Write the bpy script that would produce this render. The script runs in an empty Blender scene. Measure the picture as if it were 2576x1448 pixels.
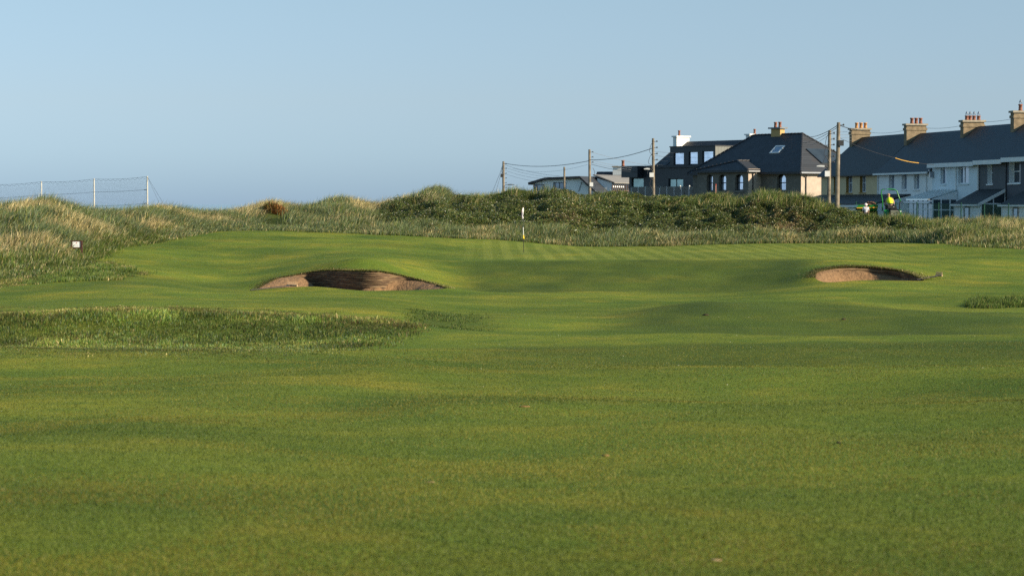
import bpy, math, random
import numpy as np
from mathutils import Vector
rng = np.random.default_rng(11)
random.seed(5)
R = math.radians
scene = bpy.context.scene
COL = scene.collection

# ------------------------------------------------------------------ camera geometry (photo units: 2576 x 1448)
FP, CU, CV, EYE, HOR = 6060.0, 1288.0, 724.0, 1.7, 514.0
PITCH = math.atan((CV - HOR) / FP)
cp, sp = math.cos(PITCH), math.sin(PITCH)

def at(u, v, Y):
    """world point at depth Y seen at photo position (u, v)"""
    du, dv = (u - CU) / FP, (CV - v) / FP
    y = cp + dv * sp
    return Vector((du / y * Y, Y, EYE + (-sp + dv * cp) / y * Y))

def zat(v, Y):
    dv = (CV - v) / FP
    return EYE + (-sp + dv * cp) / (cp + dv * sp) * Y

# ------------------------------------------------------------------ small numeric helpers
def pchip(x, y, q):
    x = np.asarray(x, float); y = np.asarray(y, float); q = np.asarray(q, float)
    h = np.diff(x); d = np.diff(y) / h
    m = np.zeros_like(y)
    for i in range(1, len(x) - 1):
        if d[i-1] * d[i] > 0:
            w1 = 2*h[i] + h[i-1]; w2 = h[i] + 2*h[i-1]
            m[i] = (w1 + w2) / (w1 / d[i-1] + w2 / d[i])
    m[0], m[-1] = d[0], d[-1]
    qc = np.clip(q, x[0], x[-1])
    k = np.clip(np.searchsorted(x, qc, side='right') - 1, 0, len(x) - 2)
    t = (qc - x[k]) / h[k]
    return ((2*t**3 - 3*t**2 + 1) * y[k] + (t**3 - 2*t**2 + t) * h[k] * m[k]
            + (-2*t**3 + 3*t**2) * y[k+1] + (t**3 - t**2) * h[k] * m[k+1])

def vnoise(x, y, seed=0):
    xi = np.floor(x).astype(np.int64); yi = np.floor(y).astype(np.int64)
    fx = x - xi; fy = y - yi
    fx = fx*fx*(3 - 2*fx); fy = fy*fy*(3 - 2*fy)
    def hsh(a, b):
        n = (a * 374761393 + b * 668265263 + seed * 1442695041) & 0x7fffffff
        n = ((n ^ (n >> 13)) * 1274126177) & 0x7fffffff
        return ((n ^ (n >> 16)) & 0xffff) / 65535.0
    a = hsh(xi, yi); b = hsh(xi+1, yi); c = hsh(xi, yi+1); d = hsh(xi+1, yi+1)
    return (a*(1-fx) + b*fx)*(1-fy) + (c*(1-fx) + d*fx)*fy

def fbm(x, y, seed=0, oct=3):
    s = 0.0; a = 0.5; t = 0.0
    for o in range(oct):
        s = s + a * vnoise(x * 2**o, y * 2**o, seed + o * 17); t += a; a *= 0.5
    return s / t

def sstep(a, b, x):
    t = np.clip((x - a) / (b - a), 0, 1)
    return t*t*(3 - 2*t)

# ------------------------------------------------------------------ object helpers
def tag(o, label=None, cat=None, group=None, kind=None):
    if label: o['label'] = label
    if cat: o['category'] = cat
    if group: o['group'] = group
    if kind: o['kind'] = kind
    return o

def thing(name, label, cat, loc=(0, 0, 0), rz=0.0, group=None):
    o = bpy.data.objects.new(name, None)
    o.empty_display_size = 0.3
    COL.objects.link(o)
    o.location = loc; o.rotation_euler = (0, 0, rz)
    return tag(o, label, cat, group)

class MB:
    """collects faces and links them as one mesh object"""
    def __init__(s): s.v = []; s.f = []
    def add(s, vs, fs):
        n = len(s.v); s.v += [tuple(p) for p in vs]; s.f += [tuple(n + i for i in f) for f in fs]
    def box(s, x0, x1, y0, y1, z0, z1):
        s.add([(x0,y0,z0),(x1,y0,z0),(x1,y1,z0),(x0,y1,z0),(x0,y0,z1),(x1,y0,z1),(x1,y1,z1),(x0,y1,z1)],
              [(3,2,1,0),(4,5,6,7),(0,1,5,4),(1,2,6,5),(2,3,7,6),(3,0,4,7)])
        return s
    def poly(s, pts): s.add(pts, [tuple(range(len(pts)))]); return s
    def prism_x(s, prof, x0, x1):
        """profile of (y, z) pushed from x0 to x1"""
        n = len(prof)
        s.add([(x0, y, z) for y, z in prof] + [(x1, y, z) for y, z in prof],
              [tuple(range(n))[::-1], tuple(range(n, 2*n))] + [(i, (i+1) % n, n + (i+1) % n, n + i) for i in range(n)])
        return s
    def prism_y(s, prof, y0, y1):
        n = len(prof)
        s.add([(x, y0, z) for x, z in prof] + [(x, y1, z) for x, z in prof],
              [tuple(range(n)), tuple(range(n, 2*n))[::-1]] + [((i+1) % n, i, n + i, n + (i+1) % n) for i in range(n)])
        return s
    def tube(s, pts, r, n=6, cap=True):
        pts = [Vector(p) for p in pts]; m = len(pts)
        rs = r if hasattr(r, '__len__') else [r] * m
        base = len(s.v); ref = None
        for i, p in enumerate(pts):
            d = (pts[min(i+1, m-1)] - pts[max(i-1, 0)]).normalized()
            if ref is None:
                ref = Vector((0, 0, 1)) if abs(d.z) < 0.9 else Vector((1, 0, 0))
            a = d.cross(ref)
            if a.length < 1e-5: a = d.cross(Vector((0.3, 1, 0.2)))
            a.normalize(); b = d.cross(a)
            ref = b.cross(d) if False else ref
            for k in range(n):
                t = 2 * math.pi * k / n
                s.v.append(tuple(p + (a * math.cos(t) + b * math.sin(t)) * rs[i]))
        for i in range(m - 1):
            for k in range(n):
                k2 = (k + 1) % n
                s.f.append((base + i*n + k, base + i*n + k2, base + (i+1)*n + k2, base + (i+1)*n + k))
        if cap:
            s.f.append(tuple(base + k for k in range(n))[::-1]); s.f.append(tuple(base + (m-1)*n + k for k in range(n)))
        return s
    def ball(s, c, r, nu=10, nv=7, sc=(1, 1, 1)):
        vs = []; fs = []
        for j in range(nv + 1):
            th = math.pi * j / nv
            for i in range(nu):
                ph = 2 * math.pi * i / nu
                vs.append((c[0] + r*sc[0]*math.sin(th)*math.cos(ph), c[1] + r*sc[1]*math.sin(th)*math.sin(ph), c[2] + r*sc[2]*math.cos(th)))
        for j in range(nv):
            for i in range(nu):
                fs.append((j*nu+i, j*nu+(i+1) % nu, (j+1)*nu+(i+1) % nu, (j+1)*nu+i))
        s.add(vs, fs); return s
    def lathe(s, c, prof, n=10):
        vs = []; fs = []
        for r, z in prof:
            for i in range(n):
                t = 2*math.pi*i/n
                vs.append((c[0] + r*math.cos(t), c[1] + r*math.sin(t), c[2] + z))
        for j in range(len(prof) - 1):
            for i in range(n):
                fs.append((j*n+i, j*n+(i+1) % n, (j+1)*n+(i+1) % n, (j+1)*n+i))
        fs.append(tuple(range(n))[::-1]); fs.append(tuple((len(prof)-1)*n + i for i in range(n)))
        s.add(vs, fs); return s
    def wall(s, x0, x1, z0, z1, y, holes=()):
        xs = sorted({x0, x1, *[h[0] for h in holes], *[h[1] for h in holes]})
        zs = sorted({z0, z1, *[h[2] for h in holes], *[h[3] for h in holes]})
        xs = [x for x in xs if x0 <= x <= x1]; zs = [z for z in zs if z0 <= z <= z1]
        for a, b in zip(xs, xs[1:]):
            for c, d in zip(zs, zs[1:]):
                mx, mz = (a+b)/2, (c+d)/2
                if any(h[0] < mx < h[1] and h[2] < mz < h[3] for h in holes): continue
                s.poly([(a, y, c), (b, y, c), (b, y, d), (a, y, d)])
        return s
    def reveal(s, h, y, dep):
        a, b, c, d = h
        s.poly([(a, y, c), (a, y+dep, c), (a, y+dep, d), (a, y, d)]); s.poly([(b, y, c), (b, y, d), (b, y+dep, d), (b, y+dep, c)])
        s.poly([(a, y, d), (a, y+dep, d), (b, y+dep, d), (b, y, d)]); s.poly([(a, y, c), (b, y, c), (b, y+dep, c), (a, y+dep, c)])
        return s
    def build(s, name, mat, parent=None, smooth=False):
        me = bpy.data.meshes.new(name)
        me.from_pydata(s.v, [], s.f); me.update()
        if mat: me.materials.append(mat)
        if smooth: me.polygons.foreach_set('use_smooth', [True] * len(me.polygons))
        o = bpy.data.objects.new(name, me); COL.objects.link(o)
        if parent: o.parent = parent
        return o

# ------------------------------------------------------------------ materials
def newmat(name):
    m = bpy.data.materials.new(name); m.use_nodes = True
    nt = m.node_tree
    return m, nt, nt.nodes['Principled BSDF']

def N(nt, t, **kw):
    n = nt.nodes.new(t)
    for k, v in kw.items(): setattr(n, k, v)
    return n

def ramp(nt, fac, stops):
    r = N(nt, 'ShaderNodeValToRGB')
    while len(r.color_ramp.elements) < len(stops): r.color_ramp.elements.new(0.5)
    for e, (p, c) in zip(r.color_ramp.elements, stops):
        e.position = p; e.color = (*c, 1)
    nt.links.new(fac, r.inputs[0]); return r.outputs[0]

def noise(nt, scale, detail=3, vec=None, rough=0.55):
    n = N(nt, 'ShaderNodeTexNoise'); n.inputs['Scale'].default_value = scale
    n.inputs['Detail'].default_value = detail; n.inputs['Roughness'].default_value = rough
    if vec is not None: nt.links.new(vec, n.inputs['Vector'])
    return n.outputs['Fac']

def mixc(nt, fac, a, b, mode='MIX'):
    m = N(nt, 'ShaderNodeMix', data_type='RGBA', blend_type=mode)
    for s, k in ((fac, 0), (a, 6), (b, 7)):
        if isinstance(s, (int, float)): m.inputs[k].default_value = s
        elif isinstance(s, tuple): m.inputs[k].default_value = (*s, 1)
        else: nt.links.new(s, m.inputs[k])
    return m.outputs[2]

def math_(nt, op, a, b=None, c=None, clamp=False):
    m = N(nt, 'ShaderNodeMath', operation=op, use_clamp=clamp)
    for k, s in enumerate((a, b, c)):
        if s is None: continue
        if isinstance(s, (int, float)): m.inputs[k].default_value = s
        else: nt.links.new(s, m.inputs[k])
    return m.outputs[0]

def objco(nt): return N(nt, 'ShaderNodeTexCoord').outputs['Object']

def pm(name, col, rough=0.8, var=0.18, scale=3.0, bump=0.0, bscale=40, metal=0.0, spec=0.3):
    m, nt, b = newmat(name)
    co = objco(nt)
    f = noise(nt, scale, 4, co)
    hi = tuple(min(1, c * (1 + var)) for c in col); lo = tuple(c * (1 - var) for c in col)
    nt.links.new(ramp(nt, f, [(0.3, lo), (0.7, hi)]), b.inputs['Base Color'])
    b.inputs['Roughness'].default_value = rough; b.inputs['Metallic'].default_value = metal
    b.inputs['Specular IOR Level'].default_value = spec
    if bump:
        bp = N(nt, 'ShaderNodeBump'); bp.inputs['Strength'].default_value = bump; bp.inputs['Distance'].default_value = 0.02
        nt.links.new(noise(nt, bscale, 3, co), bp.inputs['Height']); nt.links.new(bp.outputs[0], b.inputs['Normal'])
    return m

def slate(name, col, stain=None, pitch=0.16):
    """courses of slates along the height of the roof"""
    m, nt, b = newmat(name)
    co = objco(nt)
    sep = N(nt, 'ShaderNodeSeparateXYZ'); nt.links.new(co, sep.inputs[0])
    zz = math_(nt, 'DIVIDE', sep.outputs[2], pitch)
    fr = math_(nt, 'FRACT', zz)
    edge = math_(nt, 'LESS_THAN', fr, 0.22)
    row = math_(nt, 'FLOOR', zz)
    # tile tint: white noise over course number and tile number
    xt = math_(nt, 'FLOOR', math_(nt, 'ADD', math_(nt, 'DIVIDE', sep.outputs[0], 0.3), math_(nt, 'MULTIPLY', row, 0.5)))
    cmb = N(nt, 'ShaderNodeCombineXYZ'); nt.links.new(xt, cmb.inputs[0]); nt.links.new(row, cmb.inputs[1])
    wn = N(nt, 'ShaderNodeTexWhiteNoise'); nt.links.new(cmb.outputs[0], wn.inputs['Vector'])
    c = ramp(nt, wn.outputs['Value'], [(0, tuple(k*0.75 for k in col)), (1, tuple(k*1.3 for k in col))])
    c = mixc(nt, math_(nt, 'MULTIPLY', edge, 0.55), c, tuple(k*0.35 for k in col))
    c = mixc(nt, math_(nt, 'MULTIPLY', noise(nt, 0.7, 4, co), 0.35), c, tuple(k*1.5 for k in col))
    if stain:
        sf = math_(nt, 'MULTIPLY_ADD', noise(nt, 0.9, 4, co), 3.0, -1.65, clamp=True)
        c = mixc(nt, math_(nt, 'MULTIPLY', sf, 0.6), c, stain)
    nt.links.new(c, b.inputs['Base Color']); b.inputs['Roughness'].default_value = 0.6
    bp = N(nt, 'ShaderNodeBump'); bp.inputs['Strength'].default_value = 0.6; bp.inputs['Distance'].default_value = 0.03
    nt.links.new(fr, bp.inputs['Height']); nt.links.new(bp.outputs[0], b.inputs['Normal'])
    return m

def seamed(name, col, pitch=0.35, axis=0):
    """dark cladding with upright seams"""
    m, nt, b = newmat(name)
    co = objco(nt)
    sep = N(nt, 'ShaderNodeSeparateXYZ'); nt.links.new(co, sep.inputs[0])
    fr = math_(nt, 'FRACT', math_(nt, 'DIVIDE', sep.outputs[axis], pitch))
    e = math_(nt, 'LESS_THAN', fr, 0.16)
    c = mixc(nt, math_(nt, 'MULTIPLY', e, 0.8), col, tuple(k*0.4 for k in col))
    c = mixc(nt, math_(nt, 'MULTIPLY', noise(nt, 1.5, 4, co), 0.4), c, tuple(k*1.5 for k in col))
    nt.links.new(c, b.inputs['Base Color']); b.inputs['Roughness'].default_value = 0.5
    return m

def blockwork(name, col, mortar, bw=0.46, bh=0.23):
    m, nt, b = newmat(name)
    co = objco(nt)
    sep = N(nt, 'ShaderNodeSeparateXYZ'); nt.links.new(co, sep.inputs[0])
    cmb = N(nt, 'ShaderNodeCombineXYZ')
    nt.links.new(math_(nt, 'ADD', sep.outputs[0], sep.outputs[1]), cmb.inputs[0]); nt.links.new(sep.outputs[2], cmb.inputs[1])
    br = N(nt, 'ShaderNodeTexBrick'); nt.links.new(cmb.outputs[0], br.inputs['Vector'])
    br.inputs['Scale'].default_value = 1.0; br.inputs['Brick Width'].default_value = bw; br.inputs['Row Height'].default_value = bh
    br.inputs['Mortar Size'].default_value = 0.012
    br.inputs['Color1'].default_value = (*[k*0.85 for k in col], 1); br.inputs['Color2'].default_value = (*[k*1.15 for k in col], 1)
    br.inputs['Mortar'].default_value = (*mortar, 1)
    c = mixc(nt, math_(nt, 'MULTIPLY', noise(nt, 1.2, 5, co), 0.5), br.outputs['Color'], tuple(k*0.7 for k in col))
    nt.links.new(c, b.inputs['Base Color']); b.inputs['Roughness'].default_value = 0.9
    return m

def glassy(name, col, metal=0.7, rough=0.06):
    m, nt, b = newmat(name)
    co = objco(nt)
    c = ramp(nt, noise(nt, 1.3, 2, co), [(0.35, tuple(k*0.85 for k in col)), (0.65, tuple(min(1, k*1.1) for k in col))])
    nt.links.new(c, b.inputs['Base Color'])
    b.inputs['Metallic'].default_value = metal; b.inputs['Roughness'].default_value = rough
    return m

def clearglass(name, tint, alpha):
    m, nt, b = newmat(name)
    out = nt.nodes['Material Output']
    tr = N(nt, 'ShaderNodeBsdfTransparent'); tr.inputs[0].default_value = (*tint, 1)
    gl = N(nt, 'ShaderNodeBsdfGlossy'); gl.inputs['Roughness'].default_value = 0.03; gl.inputs[0].default_value = (0.9, 1, 0.98, 1)
    lw = N(nt, 'ShaderNodeFresnel'); lw.inputs[0].default_value = 1.5
    f = math_(nt, 'ADD', lw.outputs[0], alpha, clamp=True)
    mx = N(nt, 'ShaderNodeMixShader'); nt.links.new(f, mx.inputs[0]); nt.links.new(tr.outputs[0], mx.inputs[1]); nt.links.new(gl.outputs[0], mx.inputs[2])
    nt.links.new(mx.outputs[0], out.inputs['Surface'])
    return m

def leafmat(name, rough=0.55, trans=0.3, spec=0.25):
    """vegetation: the colour of each blade or leaf is stored on the mesh"""
    m, nt, b = newmat(name)
    out = nt.nodes['Material Output']
    a = N(nt, 'ShaderNodeAttribute', attribute_name='Col')
    nt.links.new(a.outputs['Color'], b.inputs['Base Color'])
    b.inputs['Roughness'].default_value = rough; b.inputs['Specular IOR Level'].default_value = spec
    tl = N(nt, 'ShaderNodeBsdfTranslucent'); nt.links.new(a.outputs['Color'], tl.inputs[0])
    mx = N(nt, 'ShaderNodeMixShader'); mx.inputs[0].default_value = trans
    nt.links.new(b.outputs[0], mx.inputs[1]); nt.links.new(tl.outputs[0], mx.inputs[2]); nt.links.new(mx.outputs[0], out.inputs['Surface'])
    return m

# ------------------------------------------------------------------ terrain
FOOT_U = [-500, 0, 150, 240, 300, 420, 640, 960, 1300, 1500, 1900, 2200, 2330, 2450, 2576, 2750, 3200]
FOOT_Y = [84, 88, 92, 104, 114, 128, 138, 139, 138, 137, 137, 136, 132, 124, 120, 115, 110]
CR_U = [-500, 0, 60, 104, 160, 215, 300, 400, 520, 610, 680, 760, 850, 930, 1000, 1050, 1092, 1116, 1140, 1200, 1300, 1390, 1480, 1600, 1700, 1800,
        1860, 1920, 2000, 2060, 2120, 2200, 2300, 2360, 2420, 2500, 2576, 2750, 3200]
CR_V = [535, 534, 523, 516, 527, 541, 545, 536, 549, 541, 523, 536, 510, 524, 512, 497, 484, 488, 503, 505, 496, 490, 504, 507, 507, 512,
        507, 498, 508, 525, 541, 556, 571, 578, 574, 572, 575, 575, 575]
CRY_U = [-500, 0, 104, 215, 300, 450, 680, 850, 1090, 1500, 1900, 2100, 2200, 2300, 2400, 2576, 2750, 3200]
CRY_Y = [124, 126, 126, 132, 140, 148, 154, 158, 160, 158, 152, 148, 144, 142, 140, 136, 134, 130]
NEAR = [(3, -1.64), (11, -1.69), (18, -1.86)]   # drop below the eye
BASE = {
 0: [(27, 1000), (36, 905), (44, 876), (48, 852), (52, 803), (56, 790), (66, 768), (78, 742)],
 300: [(27, 1000), (36, 908), (44, 878), (48, 850), (51.5, 795), (55, 783), (68, 754), (80, 724), (92, 690), (104, 655)],
 600: [(27, 1000), (35, 912), (43, 882), (48, 852), (52, 800), (55, 790), (66, 766), (76, 746), (86, 733), (92, 715), (104, 672), (120, 620)],
 900: [(27, 1000), (34, 918), (42, 887), (48, 853), (53, 806), (56, 797), (64, 776), (75, 752), (84, 738), (89, 731), (97, 661), (103, 650), (120, 617)],
 1200: [(27, 1000), (35, 932), (42, 882), (50, 846), (58, 817), (66, 795), (76, 772), (86, 748), (92, 736), (100, 690), (106, 658), (118, 635)],
 1500: [(27, 1000), (35, 936), (41, 892), (46, 856), (51, 857), (58, 824), (66, 796), (76, 776), (86, 749), (92, 736), (100, 690), (106, 656), (118, 634.5)],
 1800: [(27, 1000), (35, 936), (41, 893), (46, 852), (50.5, 860), (54.5, 842), (60, 802), (66.5, 758), (74, 766), (82, 754), (92, 736), (100, 690), (106, 655), (118, 634)],
 2100: [(27, 1000), (35, 935), (41, 891), (46, 853), (51, 861), (56, 831), (62, 791), (67, 759), (74, 766), (82, 743), (90, 722), (95, 706), (99, 668), (103, 656), (115, 638)],
 2400: [(27, 1000), (35, 930), (41, 886), (46, 845), (51, 850), (57, 815), (63, 786), (70, 790), (78, 758), (88, 725), (95, 700), (103, 668), (115, 641)],
 2750: [(27, 995), (35, 925), (41, 881), (46, 846), (55, 816), (64, 791), (72, 776), (80, 752), (90, 720), (100, 690), (110, 655)],
}
FOOT_V = {0: 716, 300: 625, 600: 579, 900: 587, 1200: 601, 1500: 619, 1800: 615, 2100: 610, 2400: 612, 2750: 632}

def axis_rows():
    out = [3.0]
    while out[-1] < 3000:
        y = out[-1]
        if y < 30: s = y * 0.008
        elif y < 62: s = 0.22
        elif y < 87: s = 0.25
        elif y < 99.5: s = 0.09
        elif y < 165: s = 0.28
        elif y < 260: s = 2.0
        else: s = y * 0.05
        out.append(y + s)
    return np.array(out)
def axis_cols():
    out = [-1.6]
    while out[-1] < 1.6:
        t = out[-1]
        if -0.112 < t < -0.022 or 0.12 < t < 0.178: s = 0.00045
        elif abs(t) < 0.235: s = 0.0009
        elif abs(t) < 0.32: s = 0.004
        else: s = 0.03
        out.append(t + s)
    return np.array(out)
RY, CT = axis_rows(), axis_cols()

cu = np.array(sorted(BASE)); U = np.clip(CU + FP * CT, -500, 3200)
colz = []
for u in cu:
    pts = [(y, EYE + d) for y, d in NEAR] + [(y, zat(v, y)) for y, v in BASE[u]]
    fy = float(np.interp(u, FOOT_U, FOOT_Y)); pts.append((fy, zat(FOOT_V[u], fy)))
    colz.append(pchip([p[0] for p in pts], [p[1] for p in pts], RY))
colz = np.array(colz)                      # columns x rows
uc = np.clip(U, cu[0], cu[-1])
ZG = np.array([pchip(cu, colz[:, r], uc) for r in range(len(RY))])   # rows x cols
fy = pchip(FOOT_U, FOOT_Y, U); cy = pchip(CRY_U, CRY_Y, U)
cv_ = pchip(CR_U, CR_V, U) + (fbm(U/38., U*0, 421, 3) - .5)*20*sstep(1150, 1250, U); cz = np.array([zat(v, y) for v, y in zip(cv_, cy)])
XG = RY[:, None] * CT[None, :]; YG = np.repeat(RY[:, None], len(CT), 1)
fz = np.array([np.interp(f, RY, ZG[:, i]) for i, f in enumerate(fy)])
s = np.clip((YG - fy) / (cy - fy), 0, 1)
S = 0.45 * s + 0.55 * (s*s*(3 - 2*s))
dune = fz + (cz - fz) * S
rough_n = (fbm(XG/2.6, YG/2.6, 3, 3) - 0.5)
dune = dune + rough_n * 0.75 * np.minimum(s*4, 1) * (1 - 0.75 * sstep(0.75, 1.0, s))
# beyond the crest: the shore on the left, the street level on the right
over = np.maximum(YG - cy, 0)
right = sstep(1180, 1330, U)[None, :]
bank = sstep(2030, 2130, U)[None, :]
zl = np.interp(over, [0, 6, 20, 50, 110, 400], [0, 0.7, 2.6, 5.2, 7.5, 9.0])
zr1 = np.interp(over, [0, 6, 14, 24, 150, 420, 700], [0, .9, 2.2, 3.2, 3.3, 3.4, 8.0])
back_l = cz - zl
back_r = np.minimum(cz, EYE - 0.2) + (EYE - 3.3 - np.minimum(cz, EYE - .2)) * np.clip(zr1 / 3.3, 0, 1.0) - np.maximum(zr1 - 3.3, 0)
back_b = np.interp(over, [0, 4, 9, 14, 20, 26, 420, 700], [0, .75, 1, 1, 1.6, 2, 2, 5])
lo1 = np.where(back_b <= 1, cz + (EYE - 1.85 - cz) * back_b, EYE - 1.85 - (back_b - 1) * 1.45)
back = back_l * (1 - right) + (back_r * (1 - bank) + lo1 * bank) * right
isd = YG > fy[None, :]
ZG = np.where(isd, np.where(over > 0, back, dune), ZG)
tn = (fbm(XG/6, YG/8, 21, 3) - 0.5) * 0.20 * sstep(14, 40, YG) + (fbm(XG/1.7, YG/2.2, 31, 2) - 0.5) * 0.03
UG = np.clip(CU + FP * XG / YG, -2000, 5000)
bmp = lambda u_, y_, rx, ry, h: h*np.exp(-((XG - (u_ - CU)/FP*y_)/rx)**2 - ((YG - y_)/ry)**2)
ZG = ZG + bmp(1850, 66.5, 4.5, 5, .10) + bmp(1700, 46, 5, 3, .05) + bmp(912, 95.9, 1.5, 1.5, .25) + bmp(2140, 101.5, 2.6, 2.2, .06)
roll = .055*np.sin(2*math.pi*(YG/9.5 + 1.1*fbm(XG/11, YG/40, 401, 2))) * sstep(14, 24, YG) * sstep(50, 40, YG) * sstep(700, 1150, UG)
roll = roll + .085*(fbm(XG/3.4 + 5, YG/6, 431, 2) - .5)*2*sstep(9, 14, YG)*sstep(40, 30, YG)
roll = roll + .05*np.sin(2*math.pi*(YG/13 + .9*fbm(XG/9, YG/30, 411, 2) + XG/37)) * sstep(20, 30, YG) * sstep(88, 70, YG)
ZG = ZG + roll
ZG = ZG + tn * (1 - np.minimum(s*4, 1)) * (YG < 180)
def grid_eval(X, Y):
    X = np.asarray(X, float); Y = np.asarray(Y, float)
    t = X / Y
    i = np.clip(np.searchsorted(RY, Y) - 1, 0, len(RY) - 2); j = np.clip(np.searchsorted(CT, t) - 1, 0, len(CT) - 2)
    a = np.clip((Y - RY[i]) / (RY[i+1] - RY[i]), 0, 1); b = np.clip((t - CT[j]) / (CT[j+1] - CT[j]), 0, 1)
    return (ZG[i, j]*(1-b) + ZG[i, j+1]*b)*(1-a) + (ZG[i+1, j]*(1-b) + ZG[i+1, j+1]*b)*a

# bunkers: the rim of each one (u, v, distance), first the far side, then the near lip
BUNK = {
 'L': dict(back=[(649, 725, 91.0), (672, 711, 92.4), (699, 699, 93.8), (736, 692, 95.0), (778, 684, 95.4), (823, 679, 94.8), (885, 680, 93.1), (947, 681.5, 92.8), (989, 688, 93.5), (1030, 697, 93.8), (1082, 710, 93.0), (1119, 722, 91.4)],
           front=[(1121, 725, 90.7), (1080, 728, 90.0), (1030, 729.5, 89.4), (927, 731, 89.0), (875, 728, 88.9), (823, 722.5, 89.3), (782, 720.5, 89.7), (720, 722.5, 90.1), (672, 725.5, 90.5)],
           c=(885, 90.4), floor=4.15),
 'R': dict(back=[(2047, 695, 94.5), (2056, 683, 96.0), (2090, 675, 97.4), (2131, 671, 98.0), (2188, 672, 98.2), (2224, 675.5, 97.9), (2260, 680.5, 97.2), (2293, 690, 96.0), (2318, 701, 94.8)],
           front=[(2320, 706, 94.0), (2253, 705.5, 93.2), (2195, 704.5, 93.0), (2153, 705.5, 93.0), (2088, 709.5, 93.2), (2063, 706.5, 93.6)],
           c=(2185, 95.0), floor=3.95),
}
def closed_resample(P, n):
    """smooth closed curve through the points"""
    P = np.array(P, float); m = len(P)
    out = []
    for i in range(m):
        p0, p1, p2, p3 = P[i-1], P[i], P[(i+1) % m], P[(i+2) % m]
        for t in np.linspace(0, 1, 24, endpoint=False):
            out.append(0.5*((2*p1) + (-p0+p2)*t + (2*p0-5*p1+4*p2-p3)*t*t*0.9 + (-p0+3*p1-3*p2+p3)*t**3*0.9 + (0.1*t*t*(2*p0-5*p1+4*p2-p3) + 0.1*t**3*(-p0+3*p1-3*p2+p3))))
    out = np.array(out)
    d = np.r_[0, np.cumsum(np.linalg.norm(np.diff(np.r_[out, out[:1]], axis=0), axis=1))]
    q = np.linspace(0, d[-1], n, endpoint=False)
    full = np.r_[out, out[:1]]
    return np.stack([np.interp(q, d, full[:, k]) for k in range(P.shape[1])], 1)
def inside(poly, x, y):
    c = np.zeros(x.shape, bool)
    for (x1, y1), (x2, y2) in zip(poly, np.roll(poly, -1, axis=0)):
        k = ((y1 > y) != (y2 > y))
        c ^= k & (x < (x2 - x1) * (y - y1) / (y2 - y1 + 1e-12) + x1)
    return c
cut = np.zeros(ZG.shape, bool)
for b in BUNK.values():
    pts = [tuple(at(*p)) for p in b['back'] + b['front']]
    b['rim'] = closed_resample(pts, 420)
    rim = b['rim']
    b['nback'] = None
    near = (np.abs(XG - rim[:, 0].mean()) < 8.5) & (np.abs(YG - rim[:, 1].mean()) < 8)
    idx = np.argwhere(near)
    base_rim = grid_eval(rim[:, 0], rim[:, 1])
    gx, gy = XG[near], YG[near]
    k = np.empty(len(gx), int); dm = np.empty(len(gx))
    for a in range(0, len(gx), 4000):
        D = (gx[a:a+4000, None] - rim[None, :, 0])**2 + (gy[a:a+4000, None] - rim[None, :, 1])**2
        k[a:a+4000] = D.argmin(1); dm[a:a+4000] = np.sqrt(D.min(1))
    ins = inside(rim[:, :2], gx, gy)
    w = np.exp(-(dm / 1.1)**2)
    zz = ZG[near] + w * (rim[k, 2] - base_rim[k])
    ZG[near] = zz
    b['near'] = near; b['ins'] = ins; b['k'] = k
    cc = np.zeros(ZG.shape, bool); cc[near] = ins; cut |= cc
hx = XG.copy(); hy = YG.copy(); hz = ZG.copy()
keep_q = ~(cut[:-1, :-1] & cut[1:, :-1] & cut[:-1, 1:] & cut[1:, 1:])
for b in BUNK.values():          # pull the cut edge onto the rim
    near, ins, k, rim = b['near'], b['ins'], b['k'], b['rim']
    X2, Y2, Z2 = hx[near], hy[near], hz[near]
    X2[ins] = rim[k[ins], 0]; Y2[ins] = rim[k[ins], 1]; Z2[ins] = rim[k[ins], 2]
    hx[near], hy[near], hz[near] = X2, Y2, Z2
nr, nc = ZG.shape
ii, jj = np.nonzero(keep_q)
quads = np.stack([ii*nc + jj, ii*nc + jj + 1, (ii+1)*nc + jj + 1, (ii+1)*nc + jj], 1)

def raw_mesh(name, co, faces_list, smooth=False, mat=None, col=None, parent=None):
    """mesh from arrays; faces_list holds (k, n) index arrays with k faces of n corners"""
    me = bpy.data.meshes.new(name)
    me.vertices.add(len(co)); me.vertices.foreach_set('co', np.ascontiguousarray(co, dtype=np.float32).ravel())
    loops = np.concatenate([f.ravel() for f in faces_list]).astype(np.int32)
    tot = np.concatenate([np.full(len(f), f.shape[1], np.int32) for f in faces_list])
    start = np.r_[0, np.cumsum(tot)[:-1]].astype(np.int32)
    me.loops.add(len(loops)); me.loops.foreach_set('vertex_index', loops)
    me.polygons.add(len(tot)); me.polygons.foreach_set('loop_start', start)
    if smooth: me.polygons.foreach_set('use_smooth', np.ones(len(tot), bool))
    me.update(calc_edges=True)
    if col is not None:
        a = me.attributes.new('Col', 'FLOAT_COLOR', 'POINT')
        a.data.foreach_set('color', np.c_[col, np.ones(len(col))].astype(np.float32).ravel())
    if mat: me.materials.append(mat)
    o = bpy.data.objects.new(name, me); COL.objects.link(o)
    if parent: o.parent = parent
    return o

used = np.zeros(nr*nc, bool); used[quads.ravel()] = True
remap = np.cumsum(used) - 1
co = np.stack([hx.ravel(), hy.ravel(), hz.ravel()], 1)[used]

UG = np.clip(CU + FP * XG / YG, -2000, 5000)
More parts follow.
